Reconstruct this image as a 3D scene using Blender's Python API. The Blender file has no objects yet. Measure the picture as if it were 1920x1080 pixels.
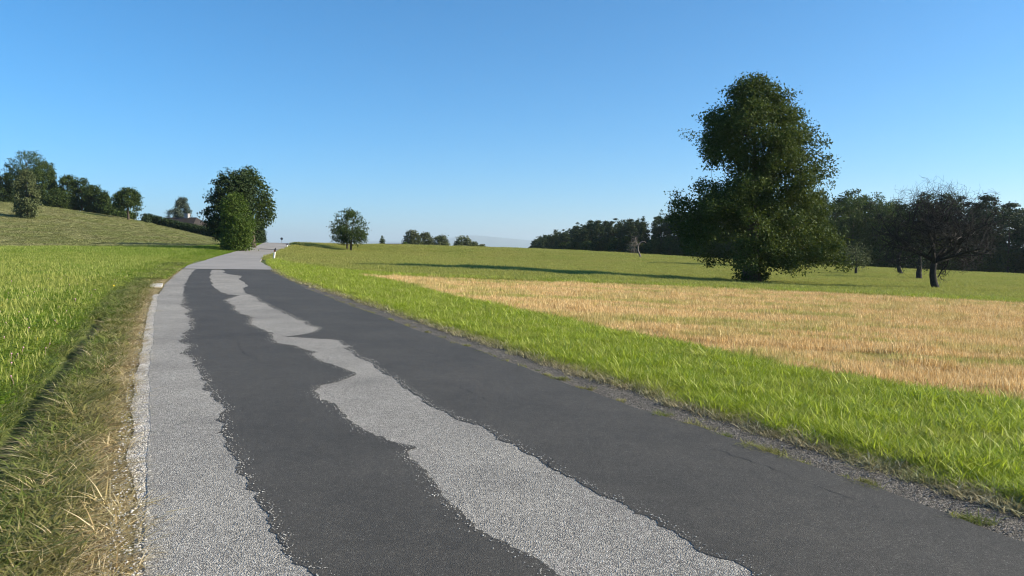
import bpy, math, random
import numpy as np
from mathutils import Vector

SC = bpy.context.scene
COL = SC.collection
R = math.radians

# ------------------------------------------------------------------ camera, sky, sun, exposure
CAM_H = 1.55
cam_data = bpy.data.cameras.new('camera')
cam_data.lens = 26.0
cam_data.sensor_width = 36.0
cam_data.clip_start = 0.05
cam_data.clip_end = 60000.0
cam = bpy.data.objects.new('camera', cam_data)
cam.location = (0.0, 0.0, CAM_H)
cam.rotation_euler = (R(90 - 3.054), 0, 0)
COL.objects.link(cam)
SC.camera = cam

SUN_EL = R(25.0)
SUN_AZ = R(95.0)                            # measured from +Y towards +X: sun low on the right, outside the picture
world = bpy.data.worlds.new('World')
SC.world = world
world.use_nodes = True
wn = world.node_tree
bg = wn.nodes['Background']
sky = wn.nodes.new('ShaderNodeTexSky')
sky.sky_type = 'NISHITA'
sky.sun_disc = False
sky.sun_elevation = SUN_EL
sky.sun_rotation = SUN_AZ
sky.altitude = 400
sky.air_density = 1.0
sky.dust_density = 0.15
sky.ozone_density = 10.0
hsv = wn.nodes.new('ShaderNodeHueSaturation')
hsv.inputs['Saturation'].default_value = 1.07
hsv.inputs['Hue'].default_value = 0.488
wn.links.new(sky.outputs[0], hsv.inputs['Color'])
wn.links.new(hsv.outputs[0], bg.inputs['Color'])
bg.inputs['Strength'].default_value = 0.09

sun_data = bpy.data.lights.new('sun', 'SUN')
sun_data.energy = 5.0
sun_data.angle = R(0.53)
sun_data.color = (1.0, 0.89, 0.70)
sun = bpy.data.objects.new('sun', sun_data)
to_sun = Vector((math.sin(SUN_AZ) * math.cos(SUN_EL), math.cos(SUN_AZ) * math.cos(SUN_EL), math.sin(SUN_EL)))
sun.rotation_euler = (-to_sun).to_track_quat('-Z', 'Y').to_euler()
sun.location = to_sun * 60
COL.objects.link(sun)

SC.view_settings.view_transform = 'Standard'
SC.view_settings.look = 'None'
SC.view_settings.gamma = 1.0
SC.view_settings.use_curve_mapping = False
SC.view_settings.exposure = 1.06
SC.render.engine = 'CYCLES'
SC.cycles.max_bounces = 6
SC.cycles.diffuse_bounces = 3
SC.cycles.transmission_bounces = 4
SC.cycles.use_denoising = True
SC.cycles.filter_width = 1.15

# ------------------------------------------------------------------ helpers
def np_mesh(name, V, faces, attrs=None, smooth=False):
    """faces: list of integer arrays (n,3) or (n,4)"""
    me = bpy.data.meshes.new(name)
    V = np.asarray(V, np.float32)
    me.vertices.add(len(V))
    me.vertices.foreach_set('co', V.ravel())
    faces = [np.asarray(f, np.int32) for f in faces if len(f)]
    loops = np.concatenate([f.ravel() for f in faces])
    tot = np.concatenate([np.full(len(f), f.shape[1], np.int32) for f in faces])
    start = np.concatenate([[0], np.cumsum(tot)[:-1]]).astype(np.int32)
    me.loops.add(len(loops))
    me.loops.foreach_set('vertex_index', loops)
    me.polygons.add(len(tot))
    me.polygons.foreach_set('loop_start', start)
    me.polygons.foreach_set('loop_total', tot)
    if attrs:
        for k, a in attrs.items():
            at_ = me.attributes.new(k, 'FLOAT', 'POINT')
            at_.data.foreach_set('value', np.asarray(a, np.float32))
    me.update(calc_edges=True)
    me.polygons.foreach_set('use_smooth', np.full(len(tot), smooth))
    return me

def obj(name, me, mat=None, parent=None, loc=None, label=None, cat=None, group=None, kind=None):
    o = bpy.data.objects.new(name, me)
    COL.objects.link(o)
    if mat is not None and me is not None and len(me.materials) == 0:
        me.materials.append(mat)
    if parent is not None:
        o.parent = parent
    if loc is not None:
        o.location = loc
    tag(o, label, cat, group, kind)
    return o

def tag(o, label=None, cat=None, group=None, kind=None):
    if label: o['label'] = label
    if cat: o['category'] = cat
    if group: o['group'] = group
    if kind: o['kind'] = kind

class MB:
    """collects boxes and tubes into one mesh"""
    def __init__(self):
        self.v = []; self.f3 = []; self.f4 = []; self.n = 0
    def add(self, V, f4=(), f3=()):
        V = np.asarray(V, float)
        self.v.append(V)
        if len(f4): self.f4.append(np.asarray(f4) + self.n)
        if len(f3): self.f3.append(np.asarray(f3) + self.n)
        self.n += len(V)
    def box(self, lo, hi):
        x0, y0, z0 = lo; x1, y1, z1 = hi
        V = [(x0,y0,z0),(x1,y0,z0),(x1,y1,z0),(x0,y1,z0),(x0,y0,z1),(x1,y0,z1),(x1,y1,z1),(x0,y1,z1)]
        self.add(V, [(3,2,1,0),(4,5,6,7),(0,1,5,4),(1,2,6,5),(2,3,7,6),(3,0,4,7)])
    def tube(self, P, rad, sides=6, cap=True):
        P = np.asarray(P, float); rad = np.asarray(rad, float)
        n = len(P)
        T = np.gradient(P, axis=0); T /= np.linalg.norm(T, axis=1)[:, None] + 1e-9
        ref = np.array([0.31, 0.95, 0.05]) if abs(T[:, 2]).mean() > .6 else np.array([0.05, 0.1, 1.0])
        A = np.cross(T, ref); A /= np.linalg.norm(A, axis=1)[:, None] + 1e-9
        B = np.cross(T, A)
        ang = np.arange(sides) * 2 * np.pi / sides
        V = P[:, None] + rad[:, None, None] * (np.cos(ang)[None, :, None] * A[:, None] + np.sin(ang)[None, :, None] * B[:, None])
        V = V.reshape(-1, 3)
        i = np.arange(n - 1)[:, None] * sides + np.arange(sides)[None]
        j = np.arange(n - 1)[:, None] * sides + (np.arange(sides)[None] + 1) % sides
        f4 = np.stack([i, j, j + sides, i + sides], -1).reshape(-1, 4)
        f3 = []
        if cap:
            V = np.vstack([V, P[-1:], P[:1]])
            k = n * sides
            for s in range(sides):
                f3.append(((n - 1) * sides + s, (n - 1) * sides + (s + 1) % sides, k))
                f3.append(((s + 1) % sides, s, k + 1))
        self.add(V, f4, f3)
    def mesh(self, name, smooth=False, attrs=None):
        fs = []
        if self.f4: fs.append(np.vstack(self.f4))
        if self.f3: fs.append(np.vstack(self.f3))
        return np_mesh(name, np.vstack(self.v), fs, attrs, smooth)

def ss(a, b, t):
    t = np.clip((np.asarray(t, float) - a) / (b - a), 0, 1)
    return t * t * (3 - 2 * t)

def vnoise(x, y, scale, seed):
    """smooth pseudo noise about -1..1"""
    rg = np.random.RandomState(seed)
    out = np.zeros(np.shape(x))
    for k in range(7):
        a = rg.rand() * 6.283; f = (0.6 + rg.rand() * 1.6) / scale * 6.283
        ph = rg.rand() * 6.283
        out += np.sin((x * math.cos(a) + y * math.sin(a)) * f + ph + 1.3 * np.sin((x * math.sin(a) - y * math.cos(a)) * f * .7 + ph * 2))
    return out / 3.2

# ------------------------------------------------------------------ terrain height
CTRL = [(-19.3,52.0,.69),(-27.1,80.0,1.43),(-30.6,95.0,2.13),(-32.8,95.0,2.16),(-28.9,98.0,2.18),(-27.2,105.0,2.12),(-21.7,97.0,1.2),
 (-24.6,112.0,1.99),(-22.1,118.0,1.89),(-17.7,123.0,1.77),(-12.9,128.0,1.61),(-8.6,133.0,1.43),(-4.0,138.0,1.27),(2.1,146.0,1.06),
 (9.0,156.0,.76),(16.9,168.0,.34),(39.2,170.0,-1.02),(55.8,158.0,-1.86),(66.9,145.0,-2.31),(88.1,130.0,-3.13),(14.9,46.0,-.7),
 (23.4,41.0,-.82),(29.0,168.0,-.44),(-14.6,78.0,.65),(-53.6,78.0,1.72),(-47.2,78.0,1.72),(-39.9,78.0,1.72),(-31.6,77.0,1.66),
 (-27.0,72.0,1.34),(-103.3,150.0,10.79),(-93.8,152.0,9.83),(-83.0,152.0,8.09),(-72.2,150.0,6.39),(-62.4,140.0,4.87),(-50.4,125.0,3.08),
 (-41.9,112.0,2.52),(-78.7,114.0,5.31),(-66.4,114.0,4.66),(-51.3,108.0,3.41),
 (-42,140,.8),(-35,110,1.75),(-37,120,1.3),(-60,190,-3),(-30,170,-1.5),(-20,190,-1.0),(0,230,-1.5),(-15,250,-4),(10,330,-8),(60,300,-5),
 (-100,210,3.5),(-150,215,8),(-118,172,9.6),(-98,172,7.8),(-83,172,5.6),(-160,140,13),(-75,185,2.5),(-62,150,3.2),(-130,90,5.5),
 (-60,260,-6),(110,220,-4.5),(140,130,-4.6),(90,60,-2.8)]
_p = [(x, y) for x, y, z in CTRL]; _r = [z + .03 * x for x, y, z in CTRL]
for _x in (-40, -25, -12, 0, 12, 25, 45):
    for _y in (-40, -15, 5, 20, 32):
        _p.append((_x, _y)); _r.append(0)
for _x, _y in ((-45, 52), (-30, 52), (0, 49), (-8, 49)):
    _p.append((_x, _y)); _r.append(.05 if _x < -20 else .13)
_X = np.array(_p) / 50.0
_n = len(_r)
_d2 = ((_X[:, None] - _X[None]) ** 2).sum(-1)
_K = .5 * _d2 * np.log(_d2 + 1e-12) + np.eye(_n) * .004
_Q = np.c_[np.ones(_n), _X]
_w = np.linalg.solve(np.block([[_K, _Q], [_Q.T, np.zeros((3, 3))]]), np.r_[np.array(_r), 0, 0, 0])

def H(x, y):
    x = np.asarray(x, float); y = np.asarray(y, float); sh = x.shape
    x = x.ravel(); y = y.ravel(); out = np.empty(len(x))
    for i in range(0, len(x), 20000):
        xx = x[i:i + 20000]; yy = y[i:i + 20000]
        q = np.c_[xx, yy] / 50
        d2 = ((q[:, None] - _X[None]) ** 2).sum(-1)
        z = (.5 * d2 * np.log(d2 + 1e-12)) @ _w[:_n] + _w[_n] + q @ _w[_n + 1:]
        rr = np.hypot(xx, yy)
        z = z * ss(14, 24, np.hypot(xx + 4, yy - 8)) - .03 * np.clip(xx, -400, 400)
        k = ss(250, 700, rr)
        out[i:i + 20000] = z * (1 - k) - 30 * k
    return out.reshape(sh)

def Hs(x, y):
    return float(H(np.array([x]), np.array([y]))[0])

# ------------------------------------------------------------------ road axis
LEFT = [(-1.69,3.32),(-1.93,3.81),(-2.35,4.66),(-3.01,6.0),(-3.86,7.78),(-5.12,10.48),(-5.99,12.3),(-7.72,16.01),(-10.33,21.77),(-13.88,30.31),(-18.38,42.15),(-22.54,55.88),(-24.89,66.46),(-27.8,77.45),(-30.4,87.19),(-32.0,93.6)]
RIGHT = [(2.78,3.94),(2.46,4.53),(2.09,5.29),(1.57,6.34),(1.03,7.47),(.26,9.06),(-.46,10.6),(-1.47,12.69),(-2.64,15.19),(-4.07,18.15),(-5.54,21.31),(-7.48,25.9),(-9.96,32.12),(-13.69,41.73),(-17.6,51.56),(-21.0,62.74),(-24.4,77.25),(-27.0,89.92),(-28.2,95.58)]
HALF = 2.13
def resample(P, step):
    P = np.asarray(P, float)
    d = np.r_[0, np.cumsum(np.linalg.norm(np.diff(P, axis=0), axis=1))]
    t = np.arange(0, d[-1], step)
    return np.c_[np.interp(t, d, P[:, 0]), np.interp(t, d, P[:, 1])]
def axis():
    L = np.array(LEFT); Rr = np.array(RIGHT)
    L = np.vstack([[L[0] + np.array([.455, -.89]) * 26], L])
    Rr = np.vstack([[Rr[0] + np.array([.455, -.89]) * 28], Rr])
    L = resample(L, .5); Rr = resample(Rr, .25)
    C = []
    for p in L:
        q = Rr[np.argmin(((Rr - p) ** 2).sum(1))]
        C.append((p + q) / 2)
    C = np.array(C)
    d = C[-1] - C[-12]; d /= np.linalg.norm(d)
    C = np.vstack([C, [C[-1] + d * k for k in np.arange(1, 90, 1.0)]])
    C = resample(C, .5)
    k = np.exp(-.5 * (np.arange(-9, 10) / 4.0) ** 2); k /= k.sum()
    for _ in range(2):
        Cp = np.vstack([np.repeat(C[:1], 9, 0) + (np.arange(-9, 0)[:, None]) * (C[1] - C[0]), C, np.repeat(C[-1:], 9, 0) + (np.arange(1, 10)[:, None]) * (C[-1] - C[-2])])
        C = np.c_[np.convolve(Cp[:, 0], k, 'valid'), np.convolve(Cp[:, 1], k, 'valid')]
    return C
AX = axis()
AS = np.r_[0, np.cumsum(np.linalg.norm(np.diff(AX, axis=0), axis=1))]
AT = np.gradient(AX, axis=0); AT /= np.linalg.norm(AT, axis=1)[:, None]
AN = np.c_[AT[:, 1], -AT[:, 0]]            # to the right of travel
def road_xy(s, t):
    x = np.interp(s, AS, AX[:, 0]); y = np.interp(s, AS, AX[:, 1])
    nx = np.interp(s, AS, AN[:, 0]); ny = np.interp(s, AS, AN[:, 1])
    return x + nx * t, y + ny * t
def road_st(x, y):
    """station and signed offset (right positive) of points"""
    x = np.asarray(x, float).ravel(); y = np.asarray(y, float).ravel()
    S = np.empty(len(x)); T = np.empty(len(x))
    for i in range(0, len(x), 8000):
        q = np.c_[x[i:i + 8000], y[i:i + 8000]]
        d2 = ((q[:, None] - AX[None]) ** 2).sum(-1)
        j = d2.argmin(1)
        dv = q - AX[j]
        S[i:i + 8000] = AS[j] + (dv * AT[j]).sum(1)
        T[i:i + 8000] = (dv * AN[j]).sum(1)
    far = np.abs(T) < 1e-9
    return S, T

# ------------------------------------------------------------------ zones
STUB = [(-7.15,34.0),(-4.39,33.82),(-1.41,33.2),(3.37,33.1),(6.82,32.56),(10.09,31.74),(11.98,30.71),(15.5,28.98),(18.7,26.94),(30,20.5),(40,14),(30,-6),(14,-6),
        (5.42+2.2,4.3),(5.42,7.74),(4.56,8.57),(3.76,9.69),(3.12,11.01),(2.23,12.84),(1.02,15.73),(.25,17.39),(-.86,19.92),(-1.72,21.63),(-4.03,27.91),(-5.38,31.04)]
LUSH_TOP = [(-18.64,55.87),(-16.64,52.48),(-13.1,45.44),(-8.99,39.2),(-6.57,37.3),(-4.34,36.4),(0.0,35.6),(8,34.6),(14,33),(20,29.5),(34,22)]
def inpoly(x, y, poly):
    x = np.asarray(x); y = np.asarray(y); c = np.zeros(x.shape, bool)
    n = len(poly); j = n - 1
    for i in range(n):
        xi, yi = poly[i]; xj, yj = poly[j]
        cond = ((yi > y) != (yj > y)) & (x < (xj - xi) * (y - yi) / (yj - yi + 1e-12) + xi)
        c ^= cond; j = i
    return c
def hay_zone(x, y):
    edge = 76.4 + .7 * np.sin(x * .11) + .3 * np.sin(x * .5)
    return (y > edge) & (x < -33.5 - (y - 78) * .10) & (y < 230) & (x > -230)
LT = np.array(LUSH_TOP)
def below_lush_top(x, y):
    lim = np.interp(x, LT[:, 0], LT[:, 1])
    return y < lim

# ------------------------------------------------------------------ materials
def new_mat(name):
    m = bpy.data.materials.new(name); m.use_nodes = True
    nt = m.node_tree; nt.nodes.clear()
    out = nt.nodes.new('ShaderNodeOutputMaterial')
    return m, nt, out
def N(nt, typ, **kw):
    n = nt.nodes.new(typ)
    for k, v in kw.items():
        if k == 'i':
            for kk, vv in v.items(): n.inputs[kk].default_value = vv
        else: setattr(n, k, v)
    return n
def ramp(nt, fac, stops):
    r = nt.nodes.new('ShaderNodeValToRGB')
    e = r.color_ramp.elements
    while len(e) < len(stops): e.new(.5)
    for el, (p, c) in zip(e, stops):
        el.position = p; el.color = (*c, 1) if len(c) == 3 else c
    nt.links.new(fac, r.inputs['Fac'])
    return r.outputs['Color']
def mixc(nt, fac, a, b, mode='MIX'):
    m = nt.nodes.new('ShaderNodeMix'); m.data_type = 'RGBA'; m.blend_type = mode
    for sock, v in ((m.inputs[0], fac), (m.inputs[6], a), (m.inputs[7], b)):
        if hasattr(v, 'links') or isinstance(v, bpy.types.NodeSocket): nt.links.new(v, sock)
        elif isinstance(v, (int, float)): sock.default_value = v
        else: sock.default_value = (*v, 1)
    return m.outputs[2]
def math_n(nt, op, a, b=0.5):
    m = nt.nodes.new('ShaderNodeMath'); m.operation = op
    for sock, v in ((m.inputs[0], a), (m.inputs[1], b)):
        if isinstance(v, bpy.types.NodeSocket): nt.links.new(v, sock)
        else: sock.default_value = v
    return m.outputs[0]
def noise(nt, vec, scale, detail=4, rough=.55):
    n = N(nt, 'ShaderNodeTexNoise', i={'Scale': scale, 'Detail': detail, 'Roughness': rough})
    nt.links.new(vec, n.inputs['Vector'])
    return n.outputs[0]
def objco(nt):
    return nt.nodes.new('ShaderNodeTexCoord').outputs['Object']

def leaf_mat(name, stops, trans=.3, transcol=None, rough=.5, spec=.25, var=None, rnd=.25):
    """foliage: colour by the tint of each leaf, shifted per plant, part of the light passes through"""
    m, nt, out = new_mat(name)
    at_ = N(nt, 'ShaderNodeAttribute', attribute_name='tint')
    col = ramp(nt, at_.outputs['Fac'], stops)
    if var is not None:
        av = N(nt, 'ShaderNodeAttribute', attribute_name='var', attribute_type='INSTANCER')
        col = mixc(nt, av.outputs['Fac'], col, mixc(nt, .75, col, var))
    oi = nt.nodes.new('ShaderNodeObjectInfo')
    v = math_n(nt, 'MULTIPLY_ADD', oi.outputs['Random'], rnd * 2)
    v.node.inputs[2].default_value = 1 - rnd
    hs = nt.nodes.new('ShaderNodeHueSaturation')
    nt.links.new(v, hs.inputs['Value']); nt.links.new(col, hs.inputs['Color'])
    col = hs.outputs[0]
    pb = N(nt, 'ShaderNodeBsdfPrincipled', i={'Roughness': rough, 'Specular IOR Level': spec})
    nt.links.new(col, pb.inputs['Base Color'])
    tr = nt.nodes.new('ShaderNodeBsdfTranslucent')
    tc = mixc(nt, .6, col, transcol, 'MIX') if transcol else col
    nt.links.new(tc, tr.inputs['Color'])
    mx = N(nt, 'ShaderNodeMixShader', i={0: trans})
    nt.links.new(pb.outputs[0], mx.inputs[1]); nt.links.new(tr.outputs[0], mx.inputs[2])
    nt.links.new(mx.outputs[0], out.inputs['Surface'])
    return m

def surf_mat(name, build, rough=.85, spec=.25):
    """build(nt, vec) -> (colour socket, height socket or None, bump distance)"""
    m, nt, out = new_mat(name)
    vec = objco(nt)
    c, h, dist = build(nt, vec)
    pb = N(nt, 'ShaderNodeBsdfPrincipled', i={'Roughness': rough, 'Specular IOR Level': spec})
    nt.links.new(c, pb.inputs['Base Color'])
    if h is not None:
        b = N(nt, 'ShaderNodeBump', i={'Strength': 1.0, 'Distance': dist})
        nt.links.new(h, b.inputs['Height']); nt.links.new(b.outputs[0], pb.inputs['Normal'])
    nt.links.new(pb.outputs[0], out.inputs['Surface'])
    return m

def flat_mat(name, col, rough=.6, var=.15, scale=3.0, spec=.3, metal=0.0):
    def b(nt, vec):
        n = noise(nt, vec, scale, 5)
        c = ramp(nt, n, [(.3, tuple(x * (1 - var) for x in col)), (.7, tuple(min(1, x * (1 + var)) for x in col))])
        return c, n, .002
    return surf_mat(name, b, rough, spec)

def b_ground(nt, vec):
    n1 = noise(nt, vec, .18, 5); n2 = noise(nt, vec, 2.3, 5); n3 = noise(nt, vec, 26, 3)
    g = ramp(nt, n1, [(.3, (.075, .11, .022)), (.55, (.11, .14, .032)), (.75, (.145, .155, .045))])
    g2 = ramp(nt, n2, [(.3, (.07, .085, .02)), (.7, (.15, .165, .05))])
    c = mixc(nt, .45, g, g2)
    at_ = N(nt, 'ShaderNodeAttribute', attribute_name='dry')
    d = ramp(nt, n3, [(.3, (.11, .085, .045)), (.55, (.27, .20, .10)), (.75, (.42, .33, .18))])
    c = mixc(nt, at_.outputs['Fac'], c, d)
    return c, n3, .02
def b_hay(nt, vec):
    n1 = noise(nt, vec, .12, 4); n3 = noise(nt, vec, 1.6, 6)
    c = ramp(nt, n3, [(.3, (.12, .125, .05)), (.5, (.215, .215, .09)), (.72, (.32, .30, .14))])
    g = ramp(nt, n1, [(.45, (.16, .16, .06)), (.62, (.22, .21, .075))])
    return mixc(nt, .35, c, g), n3, .12
def b_stub(nt, vec):
    n1 = noise(nt, vec, .35, 5); n3 = noise(nt, vec, 30, 4)
    c = ramp(nt, n3, [(.3, (.12, .075, .035)), (.5, (.30, .20, .10)), (.72, (.50, .36, .20))])
    g = ramp(nt, n1, [(.52, (.30, .2, .1)), (.64, (.22, .20, .06))])
    return mixc(nt, .35, c, g), n3, .02
def b_chip(nt, vec):
    v = N(nt, 'ShaderNodeTexVoronoi', i={'Scale': 120.0, 'Randomness': 1.0}); nt.links.new(vec, v.inputs['Vector'])
    w = N(nt, 'ShaderNodeSeparateColor'); nt.links.new(v.outputs['Color'], w.inputs[0])
    stone = ramp(nt, w.outputs[0], [(0, (.16, .155, .145)), (.25, (.27, .258, .24)), (.6, (.395, .375, .34)), (.88, (.52, .495, .45)), (1, (.70, .675, .63))])
    gap = ramp(nt, v.outputs['Distance'], [(.50, (1, 1, 1)), (.90, (.42, .42, .42))])
    c = mixc(nt, 1.0, stone, gap, 'MULTIPLY')
    n1 = noise(nt, vec, .9, 5)
    big = ramp(nt, n1, [(.3, (.62, .615, .61)), (.7, (.90, .89, .87))])
    c = mixc(nt, 1.0, c, big, 'MULTIPLY')
    h = math_n(nt, 'SUBTRACT', 1.0, v.outputs['Distance'])
    return c, h, .006
def b_oldroad(nt, vec):
    n1 = noise(nt, vec, .5, 6); n2 = noise(nt, vec, 90, 3)
    c = ramp(nt, n2, [(.3, (.20, .19, .18)), (.7, (.31, .295, .28))])
    big = ramp(nt, n1, [(.3, (.85, .85, .85)), (.7, (1.1, 1.09, 1.08))])
    return mixc(nt, 1.0, c, big, 'MULTIPLY'), n2, .003
def b_tar(nt, vec):
    v = N(nt, 'ShaderNodeTexVoronoi', i={'Scale': 170.0}); nt.links.new(vec, v.inputs['Vector'])
    w = N(nt, 'ShaderNodeSeparateColor'); nt.links.new(v.outputs['Color'], w.inputs[0])
    st = ramp(nt, w.outputs[0], [(0, (.042, .039, .034)), (.7, (.076, .071, .062)), (.97, (.112, .105, .092)), (1, (.19, .185, .165))])
    n1 = noise(nt, vec, .8, 7, .65); n2 = noise(nt, vec, 7, 6, .7)
    big = ramp(nt, n1, [(.28, (.66, .655, .64)), (.5, (.84, .832, .815)), (.75, (1.05, 1.035, 1.0))])
    mid = ramp(nt, n2, [(.3, (.86, .86, .87)), (.7, (1.13, 1.12, 1.11))])
    c = mixc(nt, 1.0, mixc(nt, 1.0, st, big, 'MULTIPLY'), mid, 'MULTIPLY')
    h = math_n(nt, 'SUBTRACT', 1.0, v.outputs['Distance'])
    return c, h, .003
def b_gravel(a, b_, c_, d):
    def f(nt, vec):
        v = N(nt, 'ShaderNodeTexVoronoi', i={'Scale': d}); nt.links.new(vec, v.inputs['Vector'])
        w = N(nt, 'ShaderNodeSeparateColor'); nt.links.new(v.outputs['Color'], w.inputs[0])
        st = ramp(nt, w.outputs[0], [(0, a), (.6, b_), (1, c_)])
        n1 = noise(nt, vec, 3, 5)
        big = ramp(nt, n1, [(.3, (.75, .74, .72)), (.7, (1.1, 1.08, 1.05))])
        h = math_n(nt, 'SUBTRACT', 1.0, v.outputs['Distance'])
        return mixc(nt, 1.0, st, big, 'MULTIPLY'), h, .02
    return f

M = {}
M['ground'] = surf_mat('meadow_soil', b_ground)
M['hay'] = surf_mat('mown_hay', b_hay)
M['stub'] = surf_mat('stubble_soil', b_stub)
M['chip'] = surf_mat('chip_seal', b_chip, .8)
M['oldroad'] = surf_mat('worn_asphalt', b_oldroad, .85)
M['tar'] = surf_mat('fresh_bitumen', b_tar, .75, .3)
M['crack'] = flat_mat('crack_tar', (.018, .018, .019), .8)
M['gravel'] = surf_mat('grey_gravel', b_gravel((.05, .046, .04), (.14, .128, .112), (.30, .28, .25), 85), .9)
M['white_gravel'] = surf_mat('pale_gravel', b_gravel((.30, .28, .25), (.56, .53, .49), (.78, .75, .71), 70), .9)
M['concrete'] = flat_mat('pale_concrete', (.5, .48, .45), .8)
M['stone'] = leaf_mat('loose_stone', [(0, (.07, .064, .056)), (.6, (.21, .195, .172)), (1, (.52, .49, .44))], 0.0, None, .8, .2)
M['chipping'] = leaf_mat('pale_chipping', [(0, (.30, .29, .27)), (1, (.58, .56, .52))], 0.0, None, .8, .2)
M['straw'] = leaf_mat('straw', [(0, (.36, .235, .10)), (.5, (.72, .49, .205)), (1, (.92, .75, .43))], .25, None, .6, .15, var=(.32, .36, .07), rnd=.18)
M['lush'] = leaf_mat('lush_grass', [(0, (.09, .15, .010)), (.4, (.225, .315, .018)), (.8, (.36, .43, .04)), (1, (.64, .64, .26))], .42, (.36, .46, .02), .5, .2, var=(.42, .34, .16), rnd=.22)
M['meadow'] = leaf_mat('meadow_grass_blades', [(0, (.075, .135, .014)), (.5, (.165, .25, .024)), (.8, (.25, .33, .045)), (1, (.46, .44, .17))], .42, (.28, .42, .02), .55, .15, var=(.34, .34, .09), rnd=.2)
M['field'] = leaf_mat('field_grass_blades', [(0, (.17, .205, .04)), (.5, (.255, .29, .065)), (.8, (.33, .35, .095)), (1, (.46, .42, .18))], .40, (.36, .39, .07), .6, .12, var=(.36, .33, .11), rnd=.2)
M['drygrass'] = leaf_mat('dry_grass_blades', [(0, (.22, .155, .07)), (.5, (.46, .35, .18)), (1, (.72, .60, .38))], .3, None, .6, .15, var=(.22, .25, .06), rnd=.22)
M['cut'] = leaf_mat('cut_grass_blades', [(0, (.05, .085, .016)), (.5, (.125, .175, .03)), (.8, (.21, .25, .06)), (1, (.46, .42, .21))], .34, (.2, .27, .03), .55, .15, var=(.32, .25, .11), rnd=.25)
M['fringe'] = leaf_mat('fringe_grass_blades', [(0, (.17, .14, .08)), (.5, (.40, .34, .20)), (1, (.70, .63, .44))], .3, None, .6, .15, var=(.24, .27, .07), rnd=.25)
M['haystraw'] = leaf_mat('hay_swath', [(0, (.16, .17, .065)), (.5, (.28, .28, .115)), (1, (.44, .41, .21))], .2, None, .6, .15, var=(.22, .27, .07), rnd=.2)
M['yellow'] = flat_mat('yellow_petal', (.85, .60, .02), .5)
M['pink'] = flat_mat('clover_head', (.55, .30, .38), .6)
M['bark'] = surf_mat('tree_bark', lambda nt, vec: ((lambda n: (ramp(nt, n, [(.3, (.035, .027, .02)), (.7, (.11, .088, .066))]), n, .05))(noise(nt, vec, 7, 6, .7))), .9)
M['greybark'] = surf_mat('dead_grey_bark', lambda nt, vec: ((lambda n: (ramp(nt, n, [(.3, (.10, .085, .075)), (.7, (.25, .22, .195))]), n, .03))(noise(nt, vec, 9, 6, .7))), .9)
M['darkbark'] = surf_mat('dark_apple_bark', lambda nt, vec: ((lambda n: (ramp(nt, n, [(.3, (.016, .015, .014)), (.7, (.046, .043, .040))]), n, .03))(noise(nt, vec, 9, 6, .7))), .9)
def leafy(name, lo, mid, hi, trans=.28, tc=None): 
    return leaf_mat(name, [(0, lo), (.6, mid), (1, hi)], trans, tc, .6, .14, rnd=.15)
M['linden'] = leafy('linden_leaves', (.019, .036, .009), (.043, .072, .016), (.105, .132, .032), .25, (.12, .15, .02))
M['broad'] = leafy('broadleaf_leaves', (.026, .044, .011), (.047, .074, .017), (.085, .112, .028), .25, (.09, .14, .02))
M['bright'] = leafy('bright_shrub_leaves', (.034, .058, .012), (.058, .09, .017), (.10, .135, .028), .30, (.16, .27, .02))
M['pine'] = leafy('pine_needles', (.020, .036, .014), (.036, .058, .022), (.065, .082, .03), .12)
M['greyleaf'] = leafy('grey_green_leaves', (.06, .075, .03), (.10, .12, .05), (.17, .18, .08), .25)
M['thuja'] = leafy('thuja_needles', (.014, .028, .010), (.026, .045, .014), (.05, .07, .02), .1)
M['silver'] = leafy('silver_conifer_needles', (.05, .07, .05), (.085, .11, .08), (.13, .155, .115), .2)

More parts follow.
